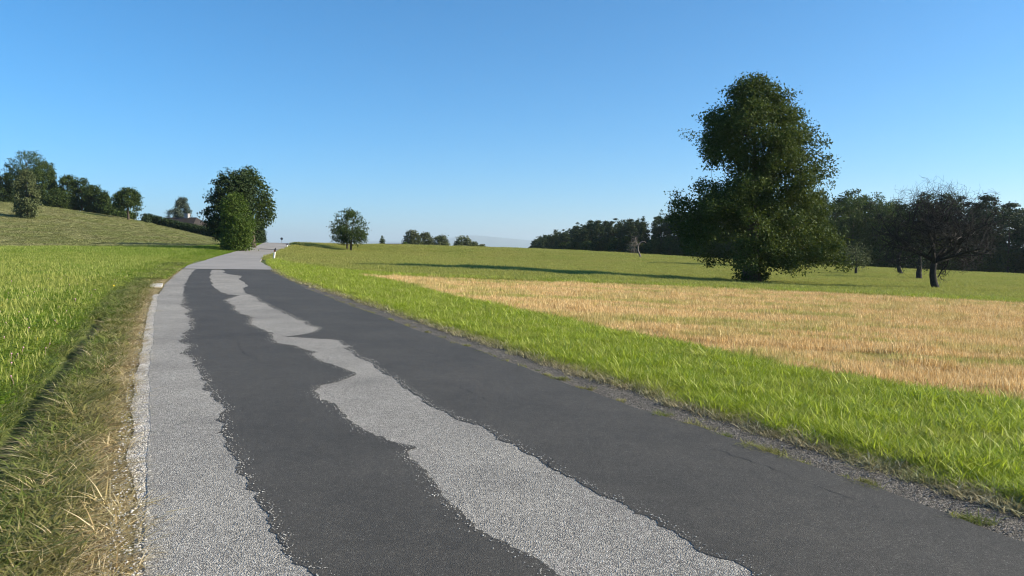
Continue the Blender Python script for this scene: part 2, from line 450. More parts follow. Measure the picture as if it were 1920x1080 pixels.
# ------------------------------------------------------------------ ground sheets (one polar grid round the viewpoint, split by zone)
def make_ground():
    fr = np.arange(-46, 46.01, .3); bk = np.arange(49, 312, 3.5)
    th = np.radians(np.r_[fr, bk])
    nr = 400
    rr = .35 * (24500 / .35) ** (np.linspace(0, 1, nr))
    TH, RR = np.meshgrid(th, rr)
    X = RR * np.sin(TH); Y = RR * np.cos(TH)
    Z = H(X, Y)
    S, T = road_st(X.ravel(), Y.ravel())
    S = S.reshape(X.shape); T = T.reshape(X.shape)
    off = -T - HALF
    near = (RR < 30)
    rut = np.exp(-((off - .90 - .04 * np.sin(S * 1.7)) / .13) ** 2) * near * .17
    bump = (vnoise(X, Y, .9, 3) * .018 + vnoise(X, Y, .35, 4) * .008) * (RR < 40) * (np.abs(T) > HALF + .5)
    Z = Z - rut + bump
    Z = Z - .12 * (np.abs(T) < HALF - .35) * (RR < 250)
    dry = (ss(.60, .42, off) * (off > 0) * ss(34, 16, RR) * (.75 + .25 * vnoise(X, Y, .5, 9)))
    dry = np.maximum(dry, ss(.8, .5, T - HALF) * (T > HALF) * ss(32, 20, RR) * .9)
    dry = dry * (1 - np.exp(-((off - .90) / .16) ** 2))
    n = len(th)
    V = np.c_[X.ravel(), Y.ravel(), Z.ravel()]
    V = np.vstack([V, [[0, 0, 0]]])
    dryv = np.r_[np.clip(dry, 0, 1).ravel(), 0]
    i = np.arange(nr - 1)[:, None] * n + np.arange(n)[None]
    j = np.arange(nr - 1)[:, None] * n + (np.arange(n)[None] + 1) % n
    Q = np.stack([j, i, i + n, j + n], -1).reshape(-1, 4)
    c = V[Q].mean(1)
    hay = hay_zone(c[:, 0], c[:, 1]); stub = inpoly(c[:, 0], c[:, 1], STUB)
    cap = np.array([[len(V) - 1, k, (k + 1) % n] for k in range(n)])
    for nm, mask, mt, extra in (('ground', ~(hay | stub), M['ground'], cap), ('hay_field', hay, M['hay'], None), ('stubble_field', stub, M['stub'], None)):
        q = Q[mask]; used = np.unique(q) if extra is None else np.unique(np.r_[q.ravel(), extra.ravel()])
        mp = np.full(len(V), -1); mp[used] = np.arange(len(used))
        fs = [mp[q]] + ([mp[extra]] if extra is not None else [])
        me = np_mesh(nm, V[used], fs, {'dry': dryv[used]}, True)
        obj(nm, me, mt, kind='structure')
make_ground()

# ------------------------------------------------------------------ road
ROAD_UP = .05
EDGES = []
def make_road():
    def strip(s, ts, up, skirt):
        s = np.asarray(s); ts = np.asarray(ts)
        if ts.ndim == 1: ts = np.repeat(ts[None], len(s), 0)
        SS = np.repeat(s[:, None], ts.shape[1], 1)
        x, y = road_xy(SS, ts)
        z = H(x, y) + up
        V = np.stack([x, y, z], -1)
        if skirt:
            a = V[:, :1].copy(); b = V[:, -1:].copy(); a[..., 2] -= skirt; b[..., 2] -= skirt
            V = np.concatenate([a, V[:, :1], V, V[:, -1:], b], 1)
        n, k = V.shape[:2]
        cols = np.array([c for c in range(k - 1) if not (skirt and c in (1, k - 3))])
        i = np.arange(n - 1)[:, None] * k + cols[None]
        Q = np.stack([i, i + 1, i + k + 1, i + k], -1).reshape(-1, 4)
        return V.reshape(-1, 3), Q
    rg = np.random.RandomState(5)
    # pixel-scale wobble of the edges
    sA = np.r_[np.arange(8, 60, .12), np.arange(60, AS[-1] - 1, .5)]
    wob = lambda s, k: .035 * np.sin(s * 1.1 + k) + .02 * np.sin(s * 3.7 + 2 * k) + .012 * np.sin(s * 11 + k)
    base = np.linspace(-HALF, HALF, 13)
    ts = np.repeat(base[None], len(sA), 0); ts[:, 0] += .35 * wob(sA, 1); ts[:, -1] += wob(sA, 4)
    end_s = float(road_st([-15.6], [35.57])[0][0]); end_s2 = float(road_st([-12.77], [38.93])[0][0])
    es = (end_s + end_s2) / 2
    m = sA <= es
    V, Q = strip(sA[m], ts[m], ROAD_UP, .16)
    road = obj('road', np_mesh('road', V, [Q], None, True), M['chip'], kind='structure')
    s2 = np.r_[es + .001, sA[~m]]; t2 = np.vstack([ts[m][-1:], ts[~m]])
    t2 = t2 * (1.0 - .18 * ss(es + 3, es + 15, s2)[:, None])
    V, Q = strip(s2, t2, ROAD_UP + .012, .17)
    obj('road_section', np_mesh('road_far', V, [Q], None, True), M['oldroad'], road)
    # dark bitumen bands: their edges as offsets along the road
    PA_L = [(-15.1,35.12),(-13.38,30.84),(-11.78,26.74),(-9.52,21.46),(-8.0,17.93),(-6.96,15.72),(-6.18,14.12),(-5.68,13.0),(-5.36,12.32),(-5.19,11.68),(-4.79,10.75),(-4.48,10.09),(-4.34,9.72),(-3.97,9.09),(-3.62,8.54),(-3.39,8.03),(-3.2,7.74),(-3.1,7.41),(-2.91,7.07),(-2.43,6.13),(-2.15,5.58),(-2.07,5.31),(-1.79,4.85),(-1.53,4.38),(-1.39,4.11),(-1.23,3.78),(-1.08,3.5),(-.99,3.36),(-.55,2.6),(.3,1.0),(4.6,-8)]
    PA_R = [(-14.14,34.79),(-10.91,26.75),(-9.28,23.06),(-7.88,20.34),(-7.43,20.14),(-7.32,19.36),(-7.11,18.29),(-6.44,17.03),(-6.11,16.19),(-5.58,15.19),(-5.05,14.41),(-5.02,14.06),(-4.58,13.07),(-3.92,12.09),(-3.89,11.82),(-3.46,10.9),(-3.1,10.67),(-2.91,10.29),(-2.71,10.1),(-2.67,9.84),(-2.37,9.28),(-2.02,8.82),(-1.8,8.48),(-1.81,8.25),(-1.88,7.95),(-2.01,7.73),(-1.95,7.41),(-1.8,7.03),(-1.56,6.63),(-1.27,6.16),(-1.14,5.92),(-.99,5.66),(-.74,5.43),(-.79,5.29),(-.65,4.93),(-.51,4.69),(-.38,4.3),(-.23,4.0),(-.1,3.8),(.01,3.64),(.08,3.53),(.15,3.44),(.6,2.6),(1.5,1.0),(6.0,-8)]
    PB_L = [(-13.59,34.89),(-12.64,32.68),(-11.45,31.26),(-10.4,28.25),(-8.86,24.81),(-8.53,23.46),(-8.13,22.31),(-7.2,20.36),(-6.3,18.39),(-5.39,16.64),(-4.31,14.55),(-3.36,12.78),(-3.32,12.3),(-3.6,11.65),(-3.0,11.5),(-2.69,11.4),(-2.47,10.89),(-2.34,10.8),(-2.39,10.54),(-2.17,9.98),(-1.87,9.43),(-1.55,8.81),(-1.32,8.33),(-1.13,7.75),(-1.02,7.34),(-.81,6.97),(-.61,6.68),(-.39,6.27),(-.17,5.93),(-.12,5.73),(.06,5.42),(.25,5.11),(.41,4.83),(.52,4.59),(.69,4.29),(.82,4.06),(.93,3.83),(.96,3.65),(1.05,3.54),(1.5,2.6),(2.4,1.0),(6.9,-8)]
    def edge(P, s):
        P = np.array(P); a, b = road_st(P[:, 0], P[:, 1])
        o = np.argsort(a); return np.interp(s, a[o], b[o])
    s = np.r_[np.arange(22, 42, .022), np.arange(42, es - .02, .05)]
    s = s[s < es - .02]
    fine = lambda k: np.convolve(rg.randn(len(s) + 4), [.2, .5, .5, .2], 'valid')[:len(s)]
    def jag(a):
        o = a * rg.randn(len(s)) * .008
        for w_, m_ in ((5, .030), (15, .055), (41, .09)):
            k_ = np.hanning(w_ + 2); k_ /= np.sqrt((k_ ** 2).sum())
            o = o + a * m_ * .28 * np.convolve(rg.randn(len(s) + w_ + 1), k_, 'valid')[:len(s)]
        return o
    lA = edge(PA_L, s) + jag(1); rA = edge(PA_R, s) + jag(.8); lB = edge(PB_L, s) + jag(.9)
    rB = np.interp(s, sA, ts[:, -1]) - .004
    tail = ss(es - .02, es - 1.1, s)           # the bands run together at the far seam
    mid = (rA + lB) / 2
    rA = mid + (rA - mid) * tail; lB = mid + .001 + (lB - mid) * tail
    for nm, l, r_ in (('dark_band', lA, np.maximum(rA, lA + .05)), ('dark_band', lB, rB)):
        f = np.linspace(0, 1, 9)[None]
        tt = l[:, None] * (1 - f) + r_[:, None] * f
        V, Q = strip(s, tt, ROAD_UP + .003, 0)
        o = obj(nm, np_mesh(nm, V, [Q], None, True), M['tar'], road)
        o['label'] = 'dark smooth bitumen band with ragged edges'
    sf = float(road_st([-28.3], [79.0])[0][0]); s3 = np.arange(sf, sf + 2.6, .2)
    V, Q = strip(s3, np.linspace(-.9, 1.95, 9)[None] + .35 * np.sin(s3 * 1.3)[:, None] * np.linspace(1, 0, 9)[None], ROAD_UP + .019, 0)
    o = obj('dark_band', np_mesh('dark_patch', V, [Q], None, True), M['tar'], road)  # dark strip across the far road, coloured like the long bands
    o['label'] = 'small dark patch across the road below the crest'
    EDGES.extend([(s, lA, 1), (s, rA, -1), (s, lB, 1)])
    # thin cracks
    def crack(pts, w, seed):
        g = np.random.RandomState(seed)
        a, b = road_st([p[0] for p in pts], [p[1] for p in pts])
        d = np.r_[0, np.cumsum(np.hypot(np.diff(a), np.diff(b)))]
        u = np.arange(0, d[-1], .035)
        a = np.interp(u, d, a) ; b = np.interp(u, d, b) + np.cumsum(g.randn(len(u))) * .007 + g.randn(len(u)) * .008
        ww = w * (.15 + .85 * np.abs(np.sin(u * 4 + 2 * np.sin(u * 7) + g.rand() * 6)) ** 2) * .8 * np.sin(np.linspace(.05, 3.09, len(u))) ** .5
        tt = np.stack([b - ww, b + ww], 1)
        V, Q = strip(a, tt, ROAD_UP + .0055, 0)
        obj('crack', np_mesh('crack', V, [Q]), M['crack'], road)
    crack([(1.35, 5.95), (1.75, 5.35), (2.05, 4.75), (2.25, 4.35)], .005, 1)
    crack([(.28, 5.3), (.30, 5.2), (.27, 5.12), (.31, 5.0)], .010, 2)
    crack([(-1.2, 8.2), (-.6, 7.9), (-.1, 7.1)], .005, 3)
    crack([(-4.2, 11.2), (-3.5, 9.6), (-2.9, 8.7)], .006, 5)
    crack([(-1.9, 11.6), (-1.3, 10.5), (-.7, 9.9)], .006, 7)
    # gravel shoulders
    sR = np.arange(20, 60, .2)
    width = .56 * ss(58, 40, sR) + .02 + .05 * np.sin(sR * 2.1)
    f = np.linspace(0, 1, 6)[None]
    tR = np.interp(sR, sA, ts[:, -1])[:, None] - .02 + (width[:, None]) * f
    x, y = road_xy(np.repeat(sR[:, None], 6, 1), tR)
    V, Q = strip(sR, tR, .034, .08)
    obj('gravel_shoulder', np_mesh('gravel_shoulder', V, [Q], None, True), M['gravel'], kind='structure')
    sL = np.arange(24, 44.2, .12)
    wl = .15 + .012 * np.sin(sL * 1.3) + .010 * np.sin(sL * 4.1)
    wl = wl * (1 - .6 * ss(28, 26.5, sL))
    tL = np.interp(sL, sA, ts[:, 0])[:, None] + .02 - wl[:, None] * f[:, ::-1]
    V, Q = strip(sL, tL, np.linspace(.038, .049, 6)[None], .05)
    obj('pale_gravel_edge', np_mesh('pale_gravel_edge', V, [Q], None, True), M['white_gravel'], kind='structure')
    return es
ROAD_SEAM = make_road()

# ------------------------------------------------------------------ ground cover (uncountable: scattered tufts)
PROTO = bpy.data.collections.new('tuft_shapes')      # not linked: only used by the scatter
def blades(rg, n, rad, h, w, lean, seg=3, tint=(0, 1), flat=0.0):
    """n curved blades; returns V, quads, tris, tint"""
    a = rg.rand(n) * 6.283; r_ = rad * np.sqrt(rg.rand(n))
    bx = r_ * np.cos(a); by = r_ * np.sin(a)
    hh = h[0] + (h[1] - h[0]) * rg.rand(n)
    la = rg.rand(n) * 6.283; lm = hh * (lean[0] + (lean[1] - lean[0]) * rg.rand(n))
    wa = la + 1.57 + rg.randn(n) * .5
    ww = w * (.7 + .6 * rg.rand(n))
    t = np.linspace(0, 1, seg + 1)
    prof = np.array([.75, 1.0, .7, 0])[:seg + 1] if seg == 3 else np.linspace(1, 0, seg + 1)
    V = []
    for k, tk in enumerate(t):
        cx = bx + lm * np.cos(la) * tk ** 1.8; cy = by + lm * np.sin(la) * tk ** 1.8
        cz = hh * (tk - flat * tk ** 2.5)
        if k < seg:
            dx = np.cos(wa) * ww * prof[k] * .5; dy = np.sin(wa) * ww * prof[k] * .5
            V.append(np.stack([cx - dx, cy - dy, cz], 1)); V.append(np.stack([cx + dx, cy + dy, cz], 1))
        else:
            V.append(np.stack([cx, cy, cz], 1))
    V = np.stack(V, 1)                     # n, 2*seg+1, 3
    m = 2 * seg + 1
    b = np.arange(n)[:, None] * m
    q = np.concatenate([b + np.array([[2 * k, 2 * k + 1, 2 * k + 3, 2 * k + 2]]) for k in range(seg - 1)], 0)
    tr = b + np.array([[2 * seg - 2, 2 * seg - 1, 2 * seg]])
    tt = np.repeat(tint[0] + (tint[1] - tint[0]) * rg.rand(n), m)
    return V.reshape(-1, 3), q, tr, tt
def join(parts):
    V = []; Q = []; T = []; A = []; o = 0
    for v, q, t, a in parts:
        V.append(v); A.append(a)
        if len(q): Q.append(q + o)
        if len(t): T.append(t + o)
        o += len(v)
    return np.vstack(V), ([np.vstack(Q)] if Q else []) + ([np.vstack(T)] if T else []), np.concatenate(A)
def proto(name, parts, mat):
    V, fs, A = join(parts)
    o = bpy.data.objects.new(name, np_mesh(name, V, fs, {'tint': A}, False))
    o.data.materials.append(mat)
    return o
def seed_head(rg, n, rad, h):
    """grass stalks with a thicker pale head"""
    V, q, t, a = blades(rg, n, rad, h, .004, (.1, .45), 3, (.8, 1.0))
    V = V.reshape(n, 7, 3).copy()
    wid = V[:, 5] - V[:, 4]
    V[:, 4] -= wid * 1.2; V[:, 5] += wid * 1.2
    return V.reshape(-1, 3), q, t, a
def clover(rg, n, rad, h, size):
    """low round leaves on stems"""
    parts = []
    V = []; T = []; A = []
    for k in range(n):
        a = rg.rand() * 6.283; r_ = rad * math.sqrt(rg.rand()); z = h * (.5 + .6 * rg.rand())
        c = np.array([r_ * math.cos(a), r_ * math.sin(a), z]); tl = rg.randn(3) * .35
        s = size * (.7 + .6 * rg.rand())
        ring = [c + s * np.array([math.cos(p), math.sin(p), tl[0] * math.cos(p) + tl[1] * math.sin(p)]) for p in np.arange(6) * 1.047]
        o = len(V); V += ring
        T += [(o, o + 1, o + 2), (o, o + 2, o + 3), (o, o + 3, o + 4), (o, o + 4, o + 5)]
        A += [rg.rand() * .7] * 6
    return np.array(V), np.zeros((0, 4), int), np.array(T), np.array(A)

def scatter(name, x, y, protos, idx, scale, var, kind='stuff', tilt=.12, seed=0, zoff=0.0, rot=None):
    n = len(x); rg = np.random.RandomState(seed)
    z = H(x, y) + zoff
    me = bpy.data.meshes.new(name); me.vertices.add(n)
    me.vertices.foreach_set('co', np.stack([x, y, z], 1).astype(np.float32).ravel())
    e = np.stack([rg.randn(n) * tilt, rg.randn(n) * tilt, rg.rand(n) * 6.283 if rot is None else rot], 1).astype(np.float32)
    a = me.attributes.new('rot', 'FLOAT_VECTOR', 'POINT'); a.data.foreach_set('vector', e.ravel())
    a = me.attributes.new('scl', 'FLOAT', 'POINT'); a.data.foreach_set('value', np.asarray(scale, np.float32))
    a = me.attributes.new('var', 'FLOAT', 'POINT'); a.data.foreach_set('value', np.clip(np.asarray(var, np.float32), 0, 1))
    a = me.attributes.new('idx', 'INT', 'POINT'); a.data.foreach_set('value', np.asarray(idx, np.int32))
    cl = bpy.data.collections.new(name + '_shapes')
    for k, p in enumerate(protos):
        q = p.copy(); q.name = '%s_%02d' % (name, k); cl.objects.link(q)
    o = obj(name, me, None)
    ng = bpy.data.node_groups.new(name + '_scatter', 'GeometryNodeTree')
    ng.interface.new_socket('Geometry', in_out='INPUT', socket_type='NodeSocketGeometry')
    ng.interface.new_socket('Geometry', in_out='OUTPUT', socket_type='NodeSocketGeometry')
    gi = ng.nodes.new('NodeGroupInput'); go = ng.nodes.new('NodeGroupOutput')
    ci = ng.nodes.new('GeometryNodeCollectionInfo'); ci.inputs['Collection'].default_value = cl
    ci.inputs['Separate Children'].default_value = True; ci.inputs['Reset Children'].default_value = True
    ip = ng.nodes.new('GeometryNodeInstanceOnPoints'); ip.inputs['Pick Instance'].default_value = True
    def named(nm, t):
        k = ng.nodes.new('GeometryNodeInputNamedAttribute'); k.data_type = t; k.inputs['Name'].default_value = nm
        return [s for s in k.outputs if s.enabled][0]
    er = ng.nodes.new('FunctionNodeEulerToRotation')
    L = ng.links.new
    L(gi.outputs[0], ip.inputs['Points']); L(ci.outputs[0], ip.inputs['Instance'])
    L(named('idx', 'INT'), ip.inputs['Instance Index'])
    L(named('rot', 'FLOAT_VECTOR'), er.inputs[0]); L(er.outputs[0], ip.inputs['Rotation'])
    L(named('scl', 'FLOAT'), ip.inputs['Scale'])
    L(ip.outputs[0], go.inputs[0])
    md = o.modifiers.new('scatter', 'NODES'); md.node_group = ng
    o['kind'] = kind
    return o

def polar(rg, n, r0, r1, k, a0=-40, a1=40):
    """random points round the viewpoint, density falling as r**-k"""
    u = rg.rand(n); p = 2 - k
    r_ = (r0 ** p + u * (r1 ** p - r0 ** p)) ** (1 / p) if abs(p) > 1e-6 else r0 * (r1 / r0) ** u
    a = np.radians(a0 + (a1 - a0) * rg.rand(n))
    return r_ * np.sin(a), r_ * np.cos(a), r_

rg = np.random.RandomState(11)
# tuft shapes
T_mead = [proto('t', [blades(rg, 64, .13, (.05, .15), .0036, (.2, 1.3), 3, (0, .85)), seed_head(rg, 2, .12, (.13, .22))], M['meadow']) for _ in range(4)]
T_mead += [proto('t', [blades(rg, 50, .13, (.05, .12), .004, (.2, 1.3), 3, (0, .6)), clover(rg, 26, .14, .10, .014)], M['meadow']) for _ in range(2)]
T_lush = [proto('t', [blades(rg, 78, .12, (.05, .125), .0044, (.2, 1.3), 3, (0, 1), .2)], M['lush']) for _ in range(4)]
T_lush += [proto('t', [blades(rg, 50, .12, (.05, .12), .0055, (.3, 1.4), 3, (0, 1), .2), blades(rg, 8, .1, (.08, .15), .008, (.2, .8), 3, (.5, 1), .1)], M['lush'])]
T_dry = [proto('t', [blades(rg, 40, .10, (.04, .10), .005, (.4, 1.3), 3, (0, 1), .3)], M['fringe']) for _ in range(3)]
T_clip = [proto('t', [blades(rg, 46, .12, (.03, .08), .0055, (1.2, 3.5), 3, (0, 1), .6)], M['drygrass']) for _ in range(4)]
T_cut = [proto('t', [blades(rg, 46, .12, (.04, .12), .007, (.6, 2.0), 3, (.0, 1.0), .4)], M['cut']) for _ in range(3)]
T_stub = [proto('t', [blades(rg, 26, .11, (.05, .13), .005, (.02, .45), 3, (0, 1)), blades(rg, 8, .13, (.015, .05), .006, (2, 5), 3, (.3, 1), .7)], M['straw']) for _ in range(4)]
T_fld = [proto('t', [blades(rg, 46, .26, (.08, .22), .014, (.2, 1.2), 3, (0, 1))], M['field']) for _ in range(4)]
T_hay = [proto('t', [blades(rg, 46, .45, (.06, .20), .03, (.8, 3.0), 3, (0, 1), .4)], M['haystraw']) for _ in range(4)]

def st(x, y):
    S, T = road_st(x, y); return S, T

# left meadow
x, y, r_ = polar(rg, 190000, 2.0, 100, 1.35, -56, -8)
S, T = st(x, y); off = -T - HALF
k = (off > np.where(S > 77, -.30, np.where(S > 52, .15, 1.12))) & ~hay_zone(x, y) & ((rg.rand(len(x)) < ss(1.05, 1.3, off)) | (S > 52))
x, y, r_, off = x[k], y[k], r_[k], off[k]
sc = (1 + r_ / 110) * (.75 + .5 * rg.rand(len(x))) * (.7 + .3 * ss(.9, 2.0, off)) * (1.0 - .25 * ss(30, 60, r_))
idx = np.where(rg.rand(len(x)) < .25 + .35 * (off < 2.2), 4 + (rg.rand(len(x)) < .5), rg.randint(0, 4, len(x)))
var = .22 + .35 * vnoise(x, y, 9, 21) + .22 * vnoise(x, y, 2.5, 22) + .22 * ss(8, 25, r_) - .9 * ss(50, 64, y)
scatter('meadow_grass', x, y, T_mead, idx, sc, var, seed=1)

# left verge: cut green grass and brown clippings
x, y, r_ = polar(rg, 95000, 1.8, 48, 1.5, -58, -10)
S, T = st(x, y); off = -T - HALF
k = (off > .40) & (off < 1.35) & (np.abs(off - .90) > np.where(r_ < 16, .20, .1)) & (rg.rand(len(x)) < .9)
v = .08 + .30 * vnoise(x, y, .8, 31) + .6 * ss(.70, .42, off)
scatter('verge_cut_grass', x[k], y[k], T_cut, rg.randint(0, 3, k.sum()), (.7 + .5 * rg.rand(k.sum())) * (1 + r_[k] / 60), v[k], seed=2)
x, y, r_ = polar(rg, 95000, 1.8, 40, 1.5, -58, -10)
S, T = st(x, y); off = -T - HALF
p = ss(.06, .16, off) * ss(.80, .55, off) + (.26 + .35 * vnoise(x, y, .9, 35)) * ss(1.0, .6, off) * (off > .1)
p = np.where((S > 27) & (S < 44), p * ss(.15, .27, off), p)
k = (off > .03) & (rg.rand(len(x)) < p) & (np.abs(off - .90) > .22)
v = .18 + .42 * vnoise(x, y, .7, 33) + .25 * vnoise(x, y, .25, 34)
scatter('brown_grass_clippings', x[k], y[k], T_clip, rg.randint(0, 4, k.sum()), (.6 + .6 * rg.rand(k.sum())) * (1 + r_[k] / 60), v[k], seed=3)

# right verge: lush grass
x, y, r_ = polar(rg, 320000, 3.4, 60, 1.5, -24, 62)
S, T = st(x, y); off = T - HALF
gw = .50 * ss(58, 42, S) + .10
k = (off > gw) & below_lush_top(x, y) & ~inpoly(x, y, STUB)
x, y, r_, off, gw, S = x[k], y[k], r_[k], off[k], gw[k], S[k]
edge_ = ss(gw + .30, gw, off)
sc = (.55 + .8 * rg.rand(len(x))) * (1 + r_ / 70) * (1.05 - .35 * edge_) * (1 + .18 * vnoise(x, y, .7, 42))
scatter('verge_grass', x, y, T_lush, rg.randint(0, 5, len(x)), sc, .75 * edge_ * ss(.9, .0, rg.rand(len(x))) + .25 * vnoise(x, y, 1.6, 41) + .12 * vnoise(x, y, .4, 43) + .25 * rg.rand(len(x)) ** 3 + .04, seed=4)
# dry tan fringe over the gravel
x, y, r_ = polar(rg, 95000, 3.0, 40, 1.5, -24, 62)
S, T = st(x, y); off = T - HALF
gw = .50 * ss(58, 42, S) + .06
k = (off > gw - .10 + .06 * vnoise(x, y, .8, 44)) & (off < gw + .24) & (y < 40)
scatter('dry_grass_fringe', x[k], y[k], T_dry, rg.randint(0, 3, k.sum()), (.8 + .5 * rg.rand(k.sum())) * (1 + r_[k] / 50), .25 + .3 * vnoise(x[k], y[k], .9, 45) + .3 * ss(.1, .3, off[k] - gw[k]), seed=5)
# low weeds along the asphalt edge
x, y, r_ = polar(rg, 36000, 3.0, 36, 1.4, -24, 62)
S, T = st(x, y); off = T - HALF
k = (off > -.02) & (off < .12) & (vnoise(x, y, .7, 46) > .05)
scatter('edge_weeds', x[k], y[k], T_cut, rg.randint(0, 3, k.sum()), .35 + .3 * rg.rand(k.sum()), .5 + .3 * vnoise(x[k], y[k], .5, 47), seed=6, zoff=.03)

# stubble
x, y, r_ = polar(rg, 170000, 5.5, 45, 1.25, -20, 58)
k = inpoly(x, y, STUB) & (vnoise(x, y, 1.7, 51) + .5 * vnoise(x, y, .6, 52) > -1.25)
x, y, r_ = x[k], y[k], r_[k]
nx, ny = .33, .944
d_ = x * nx + y * ny; d2 = np.round(d_ / .14) * .14 + rg.randn(len(x)) * .025
x = x + nx * (d2 - d_); y = y + ny * (d2 - d_)
al = x * ny - y * nx; ac = x * nx + y * ny                  # along and across the drilled rows
streak = vnoise(al * .10, ac, 1.9, 53)
green = ss(.25, .9, streak + .3 * vnoise(x, y, 1.1, 54)) * .9 + .3 * ss(.1, .7, vnoise(x, y, 6, 55))
flat_ = ss(.3, .9, vnoise(al * .05, ac, 1.3, 57))             # flattened wheel tracks
scatter('stubble_straw', x, y, T_stub, rg.randint(0, 4, len(x)), (.7 + .6 * rg.rand(len(x))) * (1 + r_ / 90) * (1 + .4 * (vnoise(x, y, 2.2, 56) > 1.0)) * (1 - .45 * flat_), green, seed=7)

# right-hand meadow behind
x, y, r_ = polar(rg, 210000, 24, 185, 1.15, -21, 46)
S, T = st(x, y); off = T - HALF
k = (off > np.where(S > 77, -.30, np.where(S > 62, .12, .7))) & ~inpoly(x, y, STUB) & (~below_lush_top(x, y) | (x > -4) & (y > 26)) 
x, y, r_ = x[k], y[k], r_[k]
sc = (.7 + .5 * rg.rand(len(x))) * (1 + .5 * ss(50, 140, r_)) * (1 + .2 * vnoise(x, y, 7, 60))
var = .42 + .42 * vnoise(x * .5, y, 12, 61) + .25 * vnoise(x * .3, y, 4, 62) - .35 * ss(45, 33, y)
scatter('field_grass', x, y, T_fld, rg.randint(0, 4, len(x)), sc, var, seed=8)

# grass bank left of the road beyond the meadow
# hay swaths on the hill
x, y, r_ = polar(rg, 90000, 74, 200, 1.0, -42, -12)
k = hay_zone(x, y)
x, y, r_ = x[k], y[k], r_[k]
u = y + .18 * x + 1.2 * np.sin(x * .08)
rowd = np.abs((u / 1.7) % 1 - .5)
keep = rg.rand(len(x)) < .25 + 1.0 * ss(.30, .05, rowd)
x, y, r_ = x[keep], y[keep], r_[keep]
scatter('hay_swaths', x, y, T_hay, rg.randint(0, 4, len(x)), .6 + .6 * rg.rand(len(x)), .3 + .4 * vnoise(x, y, 14, 71), seed=9)

# loose stones: on the shoulder and along the ragged bitumen edges
def stone_proto(seed, mat='stone'):
    g = np.random.RandomState(seed)
    t = (1 + 5 ** .5) / 2
    V = np.array([(0,-1,0),(1,0,0),(0,1,0),(-1,0,0),(0,0,.8),(0,0,-.8),(.7,.7,.4),(-.6,-.7,.5)], float)
    V = V[:6] * (1 + .3 * g.randn(6, 1)); V[:, 2] *= .7
    F = np.array([(0,1,4),(1,2,4),(2,3,4),(3,0,4),(1,0,5),(2,1,5),(3,2,5),(0,3,5)])
    o = bpy.data.objects.new('t', np_mesh('t', V, [F], {'tint': np.full(6, g.rand())}))
    o.data.materials.append(M[mat]); return o
T_stone = [stone_proto(k) for k in range(6)]
T_chip = [stone_proto(k, 'chipping') for k in range(6)]
x, y, r_ = polar(rg, 140000, 3.0, 30, 1.6, -24, 62)
S, T = st(x, y); off = T - HALF
k = (off > .03) & (off < .60 * ss(58, 40, S))
scatter('loose_gravel', x[k], y[k], T_stone, rg.randint(0, 6, k.sum()), .0035 + .006 * rg.rand(k.sum()) ** 2, np.zeros(k.sum()), seed=10, zoff=.038)
x, y, r_ = polar(rg, 80000, 1.8, 26, 1.5, -58, -10)
S, T = st(x, y); off = -T - HALF
k = (off > -.02) & (off < .20) & (S > 24) & (S < 44)
scatter('pale_loose_gravel', x[k], y[k], T_chip, rg.randint(0, 6, k.sum()), .003 + .006 * rg.rand(k.sum()), np.zeros(k.sum()), seed=11, zoff=.05)

xs = []; ys = []
for s_, t_, sgn in EDGES:
    m_ = s_ < 44; s1 = s_[m_]; t1 = t_[m_]
    k = rg.randint(0, len(s1), 2600)
    a, b = road_xy(s1[k] + rg.randn(2600) * .03, t1[k] + sgn * np.abs(rg.randn(2600)) * .045)
    xs.append(a); ys.append(b)
xs = np.concatenate(xs); ys = np.concatenate(ys)
scatter('loose_chippings', xs, ys, T_chip, rg.randint(0, 6, len(xs)), .002 + .003 * rg.rand(len(xs)), np.zeros(len(xs)), seed=12, zoff=ROAD_UP + .007)

# flower heads in the left meadow
def flower_head(mat, ball):
    g = MB()
    if ball:
        g.tube([(0, 0, 0), (0, 0, .007), (0, 0, .018), (0, 0, .026)], [.006, .013, .013, .005], 7)
    else:
        for k in range(9):
            a = k * .698
            c, s = math.cos(a), math.sin(a)
            g.add([(0, 0, 0), (.018 * c - .005 * s, .018 * s + .005 * c, .006), (.024 * c, .024 * s, .004), (.018 * c + .005 * s, .018 * s - .005 * c, .006)], [(0, 1, 2, 3)])
    g.tube([(0, 0, -.20), (.01, 0, -.10), (0, 0, 0)], [.002, .0016, .0014], 4)
    me = g.mesh('t', True, None); me.materials.append(mat)
    return bpy.data.objects.new('t', me)
FL = [(M['yellow'], False, 'yellow_flowers', 36, 81), (M['pink'], True, 'pink_clover_flowers', 110, 82)]
for mat, ball, nm, n, sd in FL:
    x, y, r_ = polar(rg, n * 3, 3.2, 32, 1.4, -38, -18)
    S, T = st(x, y); off = -T - HALF
    k = (off > 1.1) & (off < (14 if not ball else 7))
    x, y, r_ = x[k][:n], y[k][:n], r_[k][:n]
    scatter(nm, x, y, [flower_head(mat, ball)], np.zeros(len(x), int), (.6 if ball else .9) * (.7 + .6 * rg.rand(len(x))), np.zeros(len(x)), seed=sd, zoff=.17, tilt=.3)

